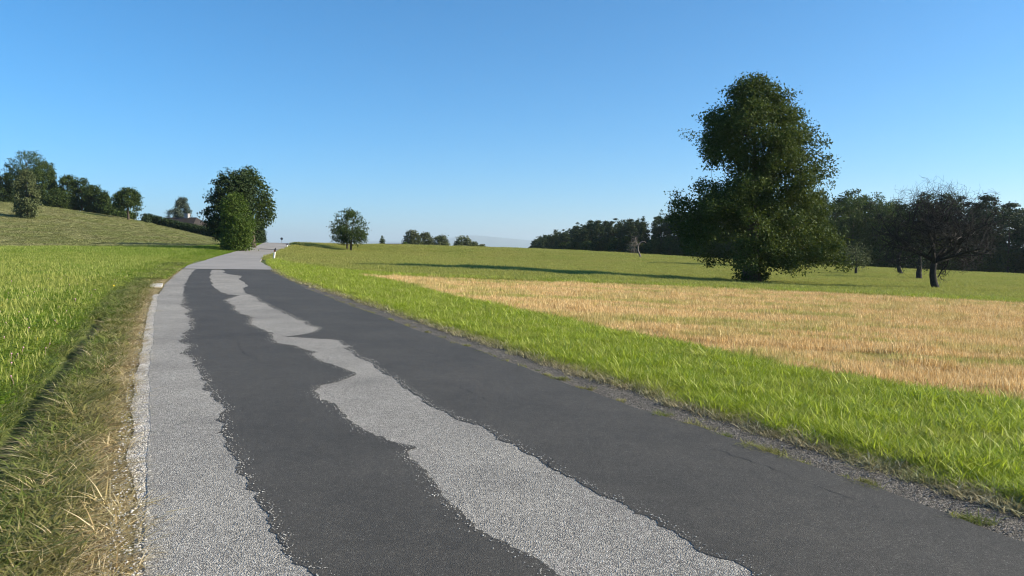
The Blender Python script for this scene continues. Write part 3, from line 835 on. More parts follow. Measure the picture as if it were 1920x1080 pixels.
# ------------------------------------------------------------------ trees
def unit(v):
    return v / (np.linalg.norm(v, axis=-1, keepdims=True) + 1e-9)
def leaf_cloud(clumps, sprays, per, leaf, spread, seed, droop=.0, aspect=.55, upb=.35, tintb=0.0):
    """clumps (n,6): centre, radii. Every clump gets sprays, every spray a handful of leaves. Returns a mesh."""
    g = np.random.RandomState(seed)
    C = np.asarray(clumps, float)
    area = (C[:, 3] * C[:, 5]) ; ns = np.maximum(3, (sprays * area / area.mean() * (.75 + .5 * g.rand(len(C))))).astype(int)
    ci = np.repeat(np.arange(len(C)), ns)
    d = unit(g.randn(len(ci), 3))
    rad = .35 + .65 * g.rand(len(ci)) ** .55
    sc = C[ci, :3] + d * C[ci, 3:6] * rad[:, None]
    nl = np.maximum(2, g.poisson(per, len(sc)))
    si = np.repeat(np.arange(len(sc)), nl)
    P = sc[si] + g.randn(len(si), 3) * spread * np.array([1, 1, .75])
    P[:, 2] -= droop * np.abs(g.randn(len(si))) * spread
    nrm = unit(d[si] * .55 + g.randn(len(si), 3) * .75 + np.array([0, 0, upb]))
    ax = unit(np.cross(nrm, g.randn(len(si), 3)))
    bx = np.cross(nrm, ax)
    L = leaf * (.65 + .7 * g.rand(len(si)))[:, None]
    v0 = P - ax * L * .5; v2 = P + ax * L * .5
    m = P + nrm * L * .06
    v1 = m + bx * L * aspect * .5 - ax * L * .06; v3 = m - bx * L * aspect * .5 - ax * L * .06
    V = np.stack([v0, v1, v2, v3], 1).reshape(-1, 3)
    Q = np.arange(len(si) * 4).reshape(-1, 4)
    ct = g.rand(len(C)); stt = g.rand(len(sc))
    t = np.clip(.30 * ct[ci][si] + .30 * stt[si] + .40 * g.rand(len(si)) + tintb, 0, 1)
    return np_mesh('crown', V, [Q], {'tint': np.repeat(t, 4)}, False)

def skeleton(trunk, trad, targets, seed, r_end=.02, kr=.028):
    """trunk polyline plus curved limbs that reach each target"""
    g = np.random.RandomState(seed)
    mb = MB()
    trunk = np.asarray(trunk, float)
    mb.tube(trunk, trad, 9)
    nodes = [tuple(p) + (r,) for p, r in zip(resample3(trunk, .4), np.interp(np.linspace(0, 1, len(resample3(trunk, .4))), np.linspace(0, 1, len(trad)), trad))]
    zmin = trunk[0, 2] + .18 * (trunk[-1, 2] - trunk[0, 2])
    nodes = [n for n in nodes if n[2] >= zmin]
    order = np.argsort([np.linalg.norm(np.array(t)[:2] - trunk[-1, :2]) for t in targets])
    NA = np.array(nodes)
    for k in order:
        t = np.array(targets[k], float)
        dv = t - NA[:, :3]; dist = np.linalg.norm(dv, axis=1)
        cost = dist + 1.2 * np.maximum(0, NA[:, 2] - t[2] + .25 * np.hypot(dv[:, 0], dv[:, 1]))
        j = cost.argmin(); p0 = NA[j, :3]; L = dist[j]
        if L < .15: continue
        r0 = min(NA[j, 3] * .72, .018 + kr * L)
        m = 5
        u = np.linspace(0, 1, m)[:, None]
        bend = np.array([0, 0, .12 * L]) + g.randn(3) * .06 * L
        P = p0 + (t - p0) * u + np.sin(u * np.pi) * bend + g.randn(m, 3) * .02 * L * np.sin(u * np.pi)
        rr = r0 + (max(r_end * .6, r0 * .3) - r0) * u[:, 0]
        mb.tube(P, rr, 5, cap=False)
        NA = np.vstack([NA, np.c_[P[1:], rr[1:]]])
    return mb
def resample3(P, step):
    d = np.r_[0, np.cumsum(np.linalg.norm(np.diff(P, axis=0), axis=1))]
    t = np.linspace(0, d[-1], max(2, int(d[-1] / step)))
    return np.c_[np.interp(t, d, P[:, 0]), np.interp(t, d, P[:, 1]), np.interp(t, d, P[:, 2])]

def profile_clumps(prof, n, rc, seed, depth=.85, edge=1, flat=.85, inner=.5):
    """fill a crown outline given as rows (z, left x, right x) with clumps"""
    g = np.random.RandomState(seed)
    P = np.array(sorted(prof)); z = P[:, 0]; xl = P[:, 1]; xr = P[:, 2]
    out = []
    w = np.maximum(.05, (xr - xl))
    zz = np.linspace(z[0], z[-1], 200); ww = np.interp(zz, z, w); cdf = np.cumsum(ww); cdf /= cdf[-1]
    zc = np.interp(g.rand(n), cdf, zz)
    for q in zc:
        a = np.interp(q, z, w) / 2; c = np.interp(q, z, (xl + xr) / 2)
        r_ = rc * (.45 + 1.0 * g.rand()); r_ = min(r_, max(a * .95, rc * .35))
        th = g.rand() * 6.283; rho = (inner + (1 - inner) * g.rand() ** .6)
        ee = max(0, a - .72 * r_)
        out.append((c + ee * rho * math.cos(th), depth * ee * rho * math.sin(th), min(q, z[-1] - r_ * .6), r_, r_, r_ * flat))
    if edge:
        step = rc * 1.05
        for q in np.arange(z[0] + rc * .3, z[-1], step):
            a = np.interp(q, z, w) / 2; c = np.interp(q, z, (xl + xr) / 2)
            for sd in (-1, 1):
                r_ = rc * (.5 + .5 * g.rand()); r_ = min(r_, max(a * .9, rc * .3))
                out.append((c + sd * max(0, a - .85 * r_), g.randn() * .25 * a, q + g.randn() * .15 * rc, r_, r_, r_ * flat))
    return np.array(out)

def tree(name, base, prof, label, cat, n=40, rc=.8, sprays=12, per=6, leaf=.25, spread=.18, seed=1, mat='broad', bark='bark', trunk_r=.16,
         trunk_top=.62, lean=(0, 0), group=None, depth=.85, rz=0.0, flat=.85, inner=.5, nlimb=26, void=-9.0, extra=(), droop=.0, tintb=0.0, upb=.35):
    """a tapered trunk with limbs and a crown of leaves; z of the outline is counted from the ground"""
    o = bpy.data.objects.new(name, None)
    COL.objects.link(o)
    o.empty_display_size = .5
    o.location = (base[0], base[1], Hs(base[0], base[1])); o.rotation_euler = (0, 0, rz)
    tag(o, label, cat, group)
    P = np.array(sorted(prof)); top = P[-1, 0]
    cl = profile_clumps(prof, n, rc, seed, depth, 1, flat, inner)
    if void > -5:                          # leave hollows between the boughs
        vv = vnoise(cl[:, 0] + 1.7 * cl[:, 1], cl[:, 2] - .8 * cl[:, 1], 2.9, seed)
        cl = cl[(vv > void - .55) | (np.hypot(cl[:, 0] - .3, cl[:, 1]) < 1.5)]
    if len(extra): cl = np.vstack([cl, np.array(extra)])
    me = leaf_cloud(cl, sprays, per, leaf, spread, seed + 1, droop, tintb=tintb, upb=upb)
    obj('crown', me, M[mat], o)
    g = np.random.RandomState(seed + 2)
    ht = top * trunk_top
    zz = np.linspace(0, 1, 8)
    cx = np.interp(ht, P[:, 0], (P[:, 1] + P[:, 2]) / 2)
    tr = np.c_[zz ** 1.3 * (cx * .8) + lean[0] * np.sin(zz * 3.14) + g.randn(8) * .03 * trunk_r * 6 * zz, lean[1] * zz + g.randn(8) * .02, -.15 + zz * (ht + .15)]
    rad = trunk_r * (1.25 - .85 * zz); rad[0] *= 1.35
    tg = cl[g.permutation(len(cl))[:nlimb], :3] if len(cl) > nlimb else cl[:, :3]
    mb = skeleton(tr, rad, tg, seed + 3)
    obj('trunk', mb.mesh('trunk', True), M[bark], o)
    return o
def copy_tree(src, base, s, rz, label, cat, group, hscale=None):
    o = src.copy(); COL.objects.link(o)
    o.location = (base[0], base[1], Hs(base[0], base[1])); o.rotation_euler = (0, 0, rz)
    o.scale = (s if np.isscalar(s) else s[0], s if np.isscalar(s) else s[0], s if np.isscalar(s) else s[1])
    for k in ('label', 'category', 'group'):
        if k in o.keys(): del o[k]
    tag(o, label, cat, group)
    for ch in src.children:
        c = ch.copy(); COL.objects.link(c); c.parent = o
    return o

# --- the big tree
k = .01385
rows = [(78,400,485),(92,362,530),(110,350,535),(140,335,560),(165,300,600),(185,268,622),(220,235,630),(255,186,640),(285,180,690),(315,150,728),(340,138,738),(380,142,752),(430,148,762),(465,180,778),(483,215,786),(496,280,788),(510,318,790),(532,318,788),(546,260,786),(560,160,784),(590,114,782),(640,72,778),(680,48,772),(720,66,776),(760,96,812),(800,116,866),(850,126,878),(885,138,910),(905,165,924),(916,300,915),(925,385,700)]
BIG = (15.1, 46.6)
big = tree('broadleaf_tree', BIG, [((1010 - y_) * k, (a - 440) * k, (b - 440) * k) for y_, a, b in rows],
     'towering dark green broadleaf tree with full crown near the stubble field', 'tree', n=460, rc=.66, sprays=25, per=10, leaf=.165, spread=.215, seed=21, mat='linden',
     trunk_r=.46, trunk_top=.62, nlimb=110, flat=.75, inner=.30, depth=.8, void=.0,
     extra=[(.25 + .5 * math.cos(q * 2.4), -.75 + .5 * math.sin(q * 1.7), 4.6 + q * .28, .8, .7, .6) for q in range(12)])
# leafy shoots round the foot of its trunk
g = np.random.RandomState(3)
cl = [(.75 * math.cos(a), .6 * math.sin(a), .35 + .45 * g.rand(), .38, .38, .42) for a in np.arange(0, 6.28, .5)]
sh = obj('shoot', leaf_cloud(cl, 14, 7, .14, .12, 77), M['broad'], big)

# --- bare apple tree
def bare_tree(name, base, label, height, width, seed, mat, lean, cat='tree', trunk_r=.22, fork=1.45, levels=5, limbs=6, twig=.006, up=.25, trunk=None, zsquash=1.0):
    g = np.random.RandomState(seed)
    o = bpy.data.objects.new(name, None); COL.objects.link(o)
    o.location = (base[0], base[1], Hs(base[0], base[1])); tag(o, label, cat)
    tp = np.array(trunk if trunk is not None else [(0, 0, -.15), (.02, 0, .2), (-.10, 0, .6), (-.16, .02, 1.0), (-.12, 0, fork)], float)
    mb = MB(); mb.tube(tp, np.linspace(trunk_r * 1.25, trunk_r * .85, len(tp)), 10)
    obj('trunk', mb.mesh('trunk', True), mat, o)
    ctr = np.array([lean, 0, fork + (height - fork) * .40]); env = np.array([width / 2, width / 2 * .9, (height - fork) * .60])
    def grow(mb, p, d, r_, L, lev):
        n = 5 if lev < 3 else 4
        P = [p.copy()]; dd = d.copy()
        for i in range(n - 1):
            dd = unit(dd + g.randn(3) * (.20 + .05 * lev) + np.array([0, 0, up * .12]))
            q = P[-1] + dd * L / (n - 1)
            e = (q - ctr) / env
            if (e ** 2).sum() > 1 + .12 * g.rand() and len(P) > 1: break
            P.append(q)
        P = np.array(P); n = len(P); r1 = max(twig * .7, r_ * .55)
        if n < 2: return
        mb.tube(P, np.linspace(r_, r1, n), 6 if lev < 2 else (4 if lev < 3 else 3), cap=False)
        if lev >= levels: return
        nc = [5, 5, 4, 4, 4][min(lev, 4)]
        for c in range(nc):
            u = .3 + .7 * (c + g.rand()) / nc
            u = min(u, 1.0)
            i = u * (n - 1); a = int(min(i, n - 2)); q = P[a] + (P[a + 1] - P[a]) * (i - a)
            tang = unit(P[a + 1] - P[a])
            side = unit(np.cross(tang, g.randn(3)))
            nd = unit(tang * .65 + side * (.75 + .3 * g.rand()))
            grow(mb, q, nd, max(twig, (r_ + (r1 - r_) * u) * (.55 + .15 * g.rand())), L * (.58 + .22 * g.rand()), lev + 1)
    for a in range(limbs):
        mb = MB()
        th = a * 6.283 / limbs + g.rand() * .5
        el = .30 + 1.1 * ((a * 3) % limbs + g.rand()) / limbs
        d = np.array([math.cos(th) * math.cos(el), math.sin(th) * math.cos(el), math.sin(el)])
        p = tp[-1] + np.array([0, 0, -.35 * g.rand()])
        grow(mb, p, d, trunk_r * (.42 + .2 * g.rand()), (height - fork) * .50, 0)
        obj('limb', mb.mesh('limb', False), mat, o)
    return o
BARE = (24.2, 42.2)
bare = bare_tree('bare_tree', BARE, 'gnarled leafless fruit tree with bent dark trunk', 7.0, 6.8, 7, M['darkbark'], -.1, trunk_r=.18, fork=1.7, limbs=11, levels=4, twig=.006,
                 trunk=[(.1, 0, -.2), (.04, 0, .1), (-.10, 0, .45), (-.18, .0, .9), (-.17, 0, 1.3), (-.10, 0, 1.75)])
g = np.random.RandomState(14)
cl = [(g.uniform(-2.0, 1.6), g.uniform(-1, 1), g.uniform(1.5, 3.3), .45, .45, .3) for _ in range(9)]
obj('crown', leaf_cloud(cl, 7, 4, .11, .2, 78), M['greyleaf'], bare, kind='stuff')

# --- dead bent tree
DEAD = (18.2, 105.0)
dead = bpy.data.objects.new('dead_tree', None); COL.objects.link(dead); dead.location = (*DEAD, Hs(*DEAD))
tag(dead, 'small dead grey tree with arching bent stem before the forest', 'tree')
mb = MB(); mb.tube([(0, 0, -.1), (.0, 0, .4), (-.18, 0, .8), (-.35, 0, 1.2), (-.32, 0, 1.75), (-.2, 0, 2.1), (.15, 0, 2.4), (.6, 0, 2.45), (.8, 0, 2.2)], [.15, .13, .12, .11, .10, .085, .07, .05, .03], 7)
obj('trunk', mb.mesh('trunk', True), M['greybark'], dead)
mb = MB(); g = np.random.RandomState(5)
def twigs(p, d, r_, L, lev):
    P = [p]; 
    for i in range(3):
        d = unit(d + g.randn(3) * .3); P.append(P[-1] + d * L / 3)
    mb.tube(P, np.linspace(r_, r_ * .5, 4), 4, cap=False)
    if lev < 3:
        for c in range(4):
            twigs(P[1 + c % 3], unit(d + g.randn(3) * .7), r_ * .6, L * .65, lev + 1)
for zz_, xx_ in ((1.2, -.35), (1.5, -.33), (1.75, -.32), (2.0, -.25), (1.0, -.28)):
    twigs(np.array([xx_, 0, zz_]), unit(np.array([-.75, g.randn() * .4, .75])), .035, 1.1, 0)
obj('branch', mb.mesh('branch'), M['greybark'], dead)

def ell(z0, z1, w, cx=0.0, pw=.5, lowcut=.25):
    """outline rows of a rounded crown"""
    out = []
    for u in np.linspace(0, 1, 9):
        hw = w / 2 * max(.12, math.sin(math.pi * (lowcut + (1 - lowcut - .04) * u)) ** pw)
        out.append((z0 + (z1 - z0) * u, cx - hw, cx + hw))
    return out
def cone(z0, z1, w):
    return [(z0 + (z1 - z0) * u, -w / 2 * max(.04, (1 - u) ** .8), w / 2 * max(.04, (1 - u) ** .8)) for u in np.linspace(0, 1, 9)]

# --- two young trees on the meadow crest
tree('round_tree', (-20.8, 95.5), ell(1.15, 5.1, 4.0, .35), 'nearer of two round young trees on the meadow, in front of its twin', 'tree', n=50, rc=.55, sprays=13, per=6, leaf=.2, spread=.16, seed=31, mat='linden', trunk_r=.13, nlimb=20, group='two young meadow trees')
tree('round_tree', (-21.9, 98.5), ell(1.3, 5.3, 4.2, -.2), 'farther of two round young trees on the meadow, behind its twin', 'tree', n=42, rc=.55, sprays=11, per=6, leaf=.2, spread=.16, seed=33, mat='linden', trunk_r=.12, nlimb=20, group='two young meadow trees')

# --- trees and shrub by the bend of the road
pm = 74.0 / 1387
tree('broadleaf_tree', (-28.4, 75.2), [((470 - y_) * pm, (a - 428) * pm, (b - 428) * pm) for y_, a, b in [(314,416,430),(328,408,456),(345,398,467),(362,390,472),(383,374,474),(410,376,476),(430,384,472),(450,398,464),(468,404,457)]],
     'dark dense tree on the left of the roadside group at the bend', 'tree', n=110, rc=.85, sprays=24, per=8, leaf=.24, spread=.18, seed=41, mat='thuja', trunk_r=.25, nlimb=40, depth=.9, void=.1)
pm = 84.0 / 1387
tree('broadleaf_tree', (-29.2, 83.5), [((462 - y_) * pm, (a - 480) * pm, (b - 480) * pm) for y_, a, b in [(314,466,478),(325,458,486),(335,445,500),(350,440,512),(365,438,518),(385,440,523),(400,444,523),(413,450,518),(420,460,500)]],
     'lighter spreading tree on the right of the roadside group at the bend', 'tree', n=80, rc=.75, sprays=15, per=7, leaf=.26, spread=.26, seed=43, mat='broad', trunk_r=.25, nlimb=40, depth=.9, void=.15)
pm = 71.5 / 1387
tree('leafy_shrub', (-26.6, 71.6), [((471 - y_) * pm, (a - 447) * pm, (b - 447) * pm) for y_, a, b in [(366,438,454),(378,428,464),(392,422,470),(410,418,476),(430,416,480),(450,416,480),(470,420,474)]],
     'bright green tall shrub in front of the roadside trees at the bend', 'shrub', n=80, rc=.6, sprays=16, per=7, leaf=.20, spread=.2, seed=45, mat='bright', trunk_r=.10, nlimb=24, depth=.8)

# --- clipped dark hedges
def hedge(name, pts, h, w, label, seed, mat='thuja', leaf=.2, dens=34):
    g = np.random.RandomState(seed)
    P = resample(pts, .6); c0 = P[0]
    o = bpy.data.objects.new(name, None); COL.objects.link(o); o.location = (c0[0], c0[1], Hs(*c0)); tag(o, label, 'hedge')
    cl = []
    for p in P:
        zb = Hs(*p) - o.location.z
        hh = h * (.92 + .16 * g.rand())
        for q in np.arange(.3, hh, .6):
            for r_ in (-.4, 0, .4):
                cl.append((p[0] - c0[0] + g.randn() * .1, p[1] - c0[1] + r_ * w, zb + q, .45, .4, .42))
    obj('crown', leaf_cloud(cl, dens * .3, 6, leaf, .14, seed), M[mat], o)
    for p in P[::2]:
        mb = MB()
        zb = Hs(*p) - o.location.z
        mb.tube([(p[0] - c0[0], p[1] - c0[1], zb - .1), (p[0] - c0[0] + .05, p[1] - c0[1], zb + h * .5), (p[0] - c0[0], p[1] - c0[1], zb + h * .9)], [.06, .05, .02], 5)
        obj('stem', mb.mesh('stem', True), M['bark'], o)
    return o
hedge('clipped_hedge', [(-74.5, 150.5), (-68, 147), (-60, 141.5), (-53.5, 136)], 1.95, 1.5, 'long dark clipped hedge in front of the house roof', 51, leaf=.28, dens=26)
hedge('clipped_hedge', [(-33.9, 98.5), (-34.6, 102.5)], 2.9, 1.9, 'short dark thuja hedge where the road goes over the crest', 52, leaf=.22, dens=34)

# --- house behind the hedge
def house():
    bx, by = -74.0, 166.0
    z0 = Hs(bx, by)
    o = bpy.data.objects.new('house', None); COL.objects.link(o); o.location = (bx, by, z0); o.rotation_euler = (0, 0, R(-8))
    tag(o, 'low house with dark brown hipped roof behind the hedge', 'house')
    w, d = 5.0, 4.4; ridge = 8.5 - z0; eave = ridge - 2.4
    wallm = flat_mat('cream_render', (.62, .58, .50), .85); roofm = None
    def b_roof(nt, vec):
        n = noise(nt, vec, 2.5, 5); c = ramp(nt, n, [(.3, (.022, .018, .016)), (.7, (.045, .037, .033))]); return c, n, .03
    roofm = surf_mat('dark_roof_tiles', b_roof, .8)
    glass = surf_mat('window_glass', lambda nt, vec: (ramp(nt, noise(nt, vec, 1, 2), [(0, (.02, .025, .03)), (1, (.05, .06, .07))]), None, 0), .08, .6)
    frame = flat_mat('white_frame', (.75, .74, .72), .5)
    mb = MB(); mb.box((-w, -d, -1.0), (w, d, eave)); wall = obj('wall', mb.mesh('wall'), wallm, o)
    e = .55; mb = MB()
    V = [(-w - e, -d - e, eave - .05), (w + e, -d - e, eave - .05), (w + e, d + e, eave - .05), (-w - e, d + e, eave - .05), (-w + 1.3, 0, ridge), (w - 1.3, 0, ridge)]
    mb.add(V, [(0, 1, 5, 4), (2, 3, 4, 5), (3, 2, 1, 0)], [(3, 0, 4), (1, 2, 5)])
    roof = obj('roof', mb.mesh('roof'), roofm, o)
    mb = MB()                       # courses of tiles, seen as ridges along the slope
    for q in np.arange(.08, .98, .075):
        a = np.array(V[0]) * (1 - q) + np.array(V[4]) * q; b = np.array(V[1]) * (1 - q) + np.array(V[5]) * q
        mb.tube([a, b], [.035, .035], 4)
    obj('tile_course', mb.mesh('tile_course'), roofm, roof)
    mb = MB(); mb.box((1.0, -.45, ridge - .6), (1.9, .45, ridge + .75)); mb.box((.92, -.53, ridge + .75), (1.98, .53, ridge + .85))
    obj('chimney', mb.mesh('chimney'), flat_mat('grey_chimney', (.30, .29, .29), .8), roof)
    for xx in (-3.9, -1.2, 2.4, 4.0):
        mb = MB(); mb.box((xx - .6, -d - .05, 1.0), (xx + .6, -d - .004, 2.3)); wi = obj('window', mb.mesh('window'), frame, o)
        mb = MB(); mb.box((xx - .5, -d - .07, 1.1), (xx + .5, -d - .052, 2.2)); obj('pane', mb.mesh('pane'), glass, wi)
    mb = MB(); mb.box((.1, -d - .06, .0), (1.1, -d - .004, 2.1)); dr = obj('door', mb.mesh('door'), flat_mat('brown_door', (.12, .07, .04), .5), o)
    mb = MB(); mb.tube([(.95, -d - .12, 1.0), (.95, -d - .12, 1.12)], [.02, .02], 6); obj('handle', mb.mesh('handle'), frame, dr)
house()

# low barn roof over the meadow crest
def barn():
    bx, by = -24.0, 150.0
    z0 = Hs(bx, by); top = 2.55
    o = bpy.data.objects.new('barn', None); COL.objects.link(o); o.location = (bx, by, z0)
    tag(o, 'low dark barn roof just showing over the meadow crest', 'barn')
    mb = MB(); mb.box((-2.6, -2, -.5), (2.6, 2, top - z0 - 1.1)); obj('wall', mb.mesh('wall'), flat_mat('barn_boards', (.10, .075, .055), .8), o)
    mb = MB(); t = top - z0; b = t - 1.15
    mb.add([(-3, -2.5, b), (3, -2.5, b), (3, 2.5, b), (-3, 2.5, b), (-3, 0, t), (3, 0, t)], [(0, 1, 5, 4), (2, 3, 4, 5), (3, 2, 1, 0)], [(3, 0, 4), (1, 2, 5)])
    obj('roof', mb.mesh('roof'), flat_mat('barn_roof', (.06, .05, .05), .7), o)
barn()

# --- far trees over the crest
def far_tree(px, D, top_row, w_px, label, seed, mat='greyleaf', kind='ell', name='round_tree', group='trees beyond the meadow crest', lowcut=.2):
    x_ = (px - 960) / 1387 * D; z0 = Hs(x_, D)
    h = 1.55 + (466 - top_row) / 1387 * D - z0; w = w_px / 1387 * D
    prof = ell(.15 * h, h, w, 0, .5, lowcut) if kind == 'ell' else cone(.08 * h, h, w)
    return tree(name, (x_, D), prof, label, 'tree', n=int(34 + w * 4), rc=max(.4, w * .16), sprays=14, per=6, leaf=.32, spread=.2, seed=seed, mat=mat, trunk_r=.04 * w + .05, nlimb=16, group=group)
far_tree(774, 172, 433, 40, 'tallest and leftmost of the wide bushy trees over the meadow crest', 61)
far_tree(797, 176, 437, 34, 'bushy tree just right of the tallest one over the meadow crest', 62)
far_tree(826, 178, 441, 34, 'rounded tree at the right end of the bushy row over the crest', 63)
far_tree(869, 182, 444, 38, 'separate round tree over the crest with small bushes beside it', 64)
far_tree(890, 182, 455, 18, 'small bush touching the separate round tree over the crest', 65, name='bush')
far_tree(904, 184, 459, 14, 'smallest low bush, rightmost over the meadow crest', 66, name='bush')
far_tree(717, 160, 445, 17, 'small loose spruce over the crest beside the barn roof', 67, 'pine', 'cone', 'spruce_tree')
far_tree(760, 150, 456, 10, 'light green sapling in front of the bushy trees on the crest', 68, 'bright', name='sapling')

# --- trees along the left hill
HG = 'trees along the top of the hay hill'
def hill_tree(px, D, top_row, w_px, label, seed, mat='broad', kind='ell', name='broadleaf_tree', base_row=None, low=.04, lowcut=.2, **kw):
    x_ = (px - 960) / 1387 * D; z0 = Hs(x_, D)
    h = 1.55 + (466 - top_row) / 1387 * D - z0; w = w_px / 1387 * D
    prof = ell(low * h, h, w, 0, .5, lowcut) if kind == 'ell' else cone(low * h, h, w)
    a = dict(n=int(30 + w * 5), rc=max(.45, w * .13), sprays=19, per=6, leaf=.30, spread=.24, trunk_r=.03 * w + .08, nlimb=18, group=HG)
    a.update(kw)
    return tree(name, (x_, D), prof, label, 'tree', seed=seed, mat=mat, **a)
hill_tree(0, 156, 315, 22, 'slim conifer cut by the left edge of the picture on the hill', 71, 'pine', 'cone', 'conifer_tree')
hill_tree(38, 160, 300, 62, 'broad dark tree behind the tallest crown on the hill, left side', 72)
hill_tree(60, 158, 287, 76, 'tallest broad dark tree on the top of the hay hill', 73)
hill_tree(86, 160, 305, 46, 'dark tree on the right shoulder of the tallest hill tree', 74)
hill_tree(103, 162, 308, 20, 'thin pale spire rising behind the hilltop trees', 75, 'pine', 'cone', 'spruce_tree')
hill_tree(132, 160, 330, 44, 'first lower broadleaf right of the thin spire on the hill', 76)
hill_tree(157, 160, 336, 40, 'second lower broadleaf right of the thin spire on the hill', 77)
hill_tree(180, 158, 349, 36, 'third lower broadleaf right of the thin spire on the hill', 78)
hill_tree(198, 157, 362, 30, 'olive rounded tree at the low end of the hilltop row', 79, 'linden')
hill_tree(215, 156, 385, 40, 'low bushy shrub between the hill row and the open-trunked tree', 80, name='bush')
hill_tree(16, 158, 345, 50, 'low dark bush under the hilltop trees near the left edge', 81, name='bush')
hill_tree(112, 157, 358, 60, 'low dark bush filling the gap below the thin spire', 82, name='bush')
hill_tree(243, 141, 355, 50, 'round fruit tree with visible forked trunk at the hill brow', 83, 'broad', low=.34, trunk_r=.2, group=None, name='fruit_tree')
hill_tree(235, 150, 397, 46, 'low bush behind the forked fruit tree on the brow', 84, name='bush')
hill_tree(54, 123, 322, 40, 'ivy-clad narrow brownish tree standing alone on the hay slope', 85, 'greyleaf', low=.01, lowcut=.28, group=None, name='narrow_tree')
hill_tree(277, 146, 407, 12, 'tiny spruce on the skyline between fruit tree and hedge', 86, 'pine', 'cone', 'spruce_tree', group=None)
hill_tree(293, 150, 411, 12, 'small round bush at the left end of the long hedge', 87, 'thuja', name='bush', group=None)
hill_tree(344, 185, 371, 32, 'grey-green domed tree rising behind the house roof', 88, 'silver', 'ell', 'conifer_tree', group=None, flat=1.0, lowcut=.3)
hill_tree(330, 182, 392, 40, 'low grey bush right behind the house roof', 89, 'silver', name='bush', group=None)

# --- orchard trees on the right meadow
def orchard(x_, y_, h, w, label, seed, mat='greyleaf', low=.3, **kw):
    a = dict(n=26, rc=.5, sprays=9, per=5, leaf=.16, spread=.2, trunk_r=.13, nlimb=26, group='old orchard trees in the right meadow', bark='darkbark', inner=.3)
    a.update(kw)
    return tree('orchard_tree', (x_, y_), ell(low * h, h, w, 0, .5, .2), label, 'tree', seed=seed, mat=mat, **a)
orchard(34.2, 73.5, 3.2, 3.2, 'sparse grey-leaved orchard tree at the right foot of the big tree', 91)
orchard(41.9, 79.5, 4.6, 5.0, 'orchard tree with leaning trunk, farther left behind the bare tree', 92, 'thuja', n=30, sprays=6, rc=.7, trunk_r=.2, lean=(-.4, 0))
orchard(35.8, 65.0, 4.4, 4.6, 'dark orchard tree directly behind the trunk of the bare tree', 93, 'thuja', n=30, sprays=8, rc=.7, trunk_r=.22)
orchard(30.5, 88.0, 7.0, 5.0, 'dark tree mostly hidden behind the big broadleaf tree', 94, 'broad', n=44, sprays=12, rc=.8, leaf=.25, trunk_r=.2)
orchard(42.0, 51.5, 3.4, 3.4, 'thin twiggy orchard tree right of the bare tree', 95, 'greyleaf', n=14, sprays=5, rc=.6, trunk_r=.10, nlimb=14)

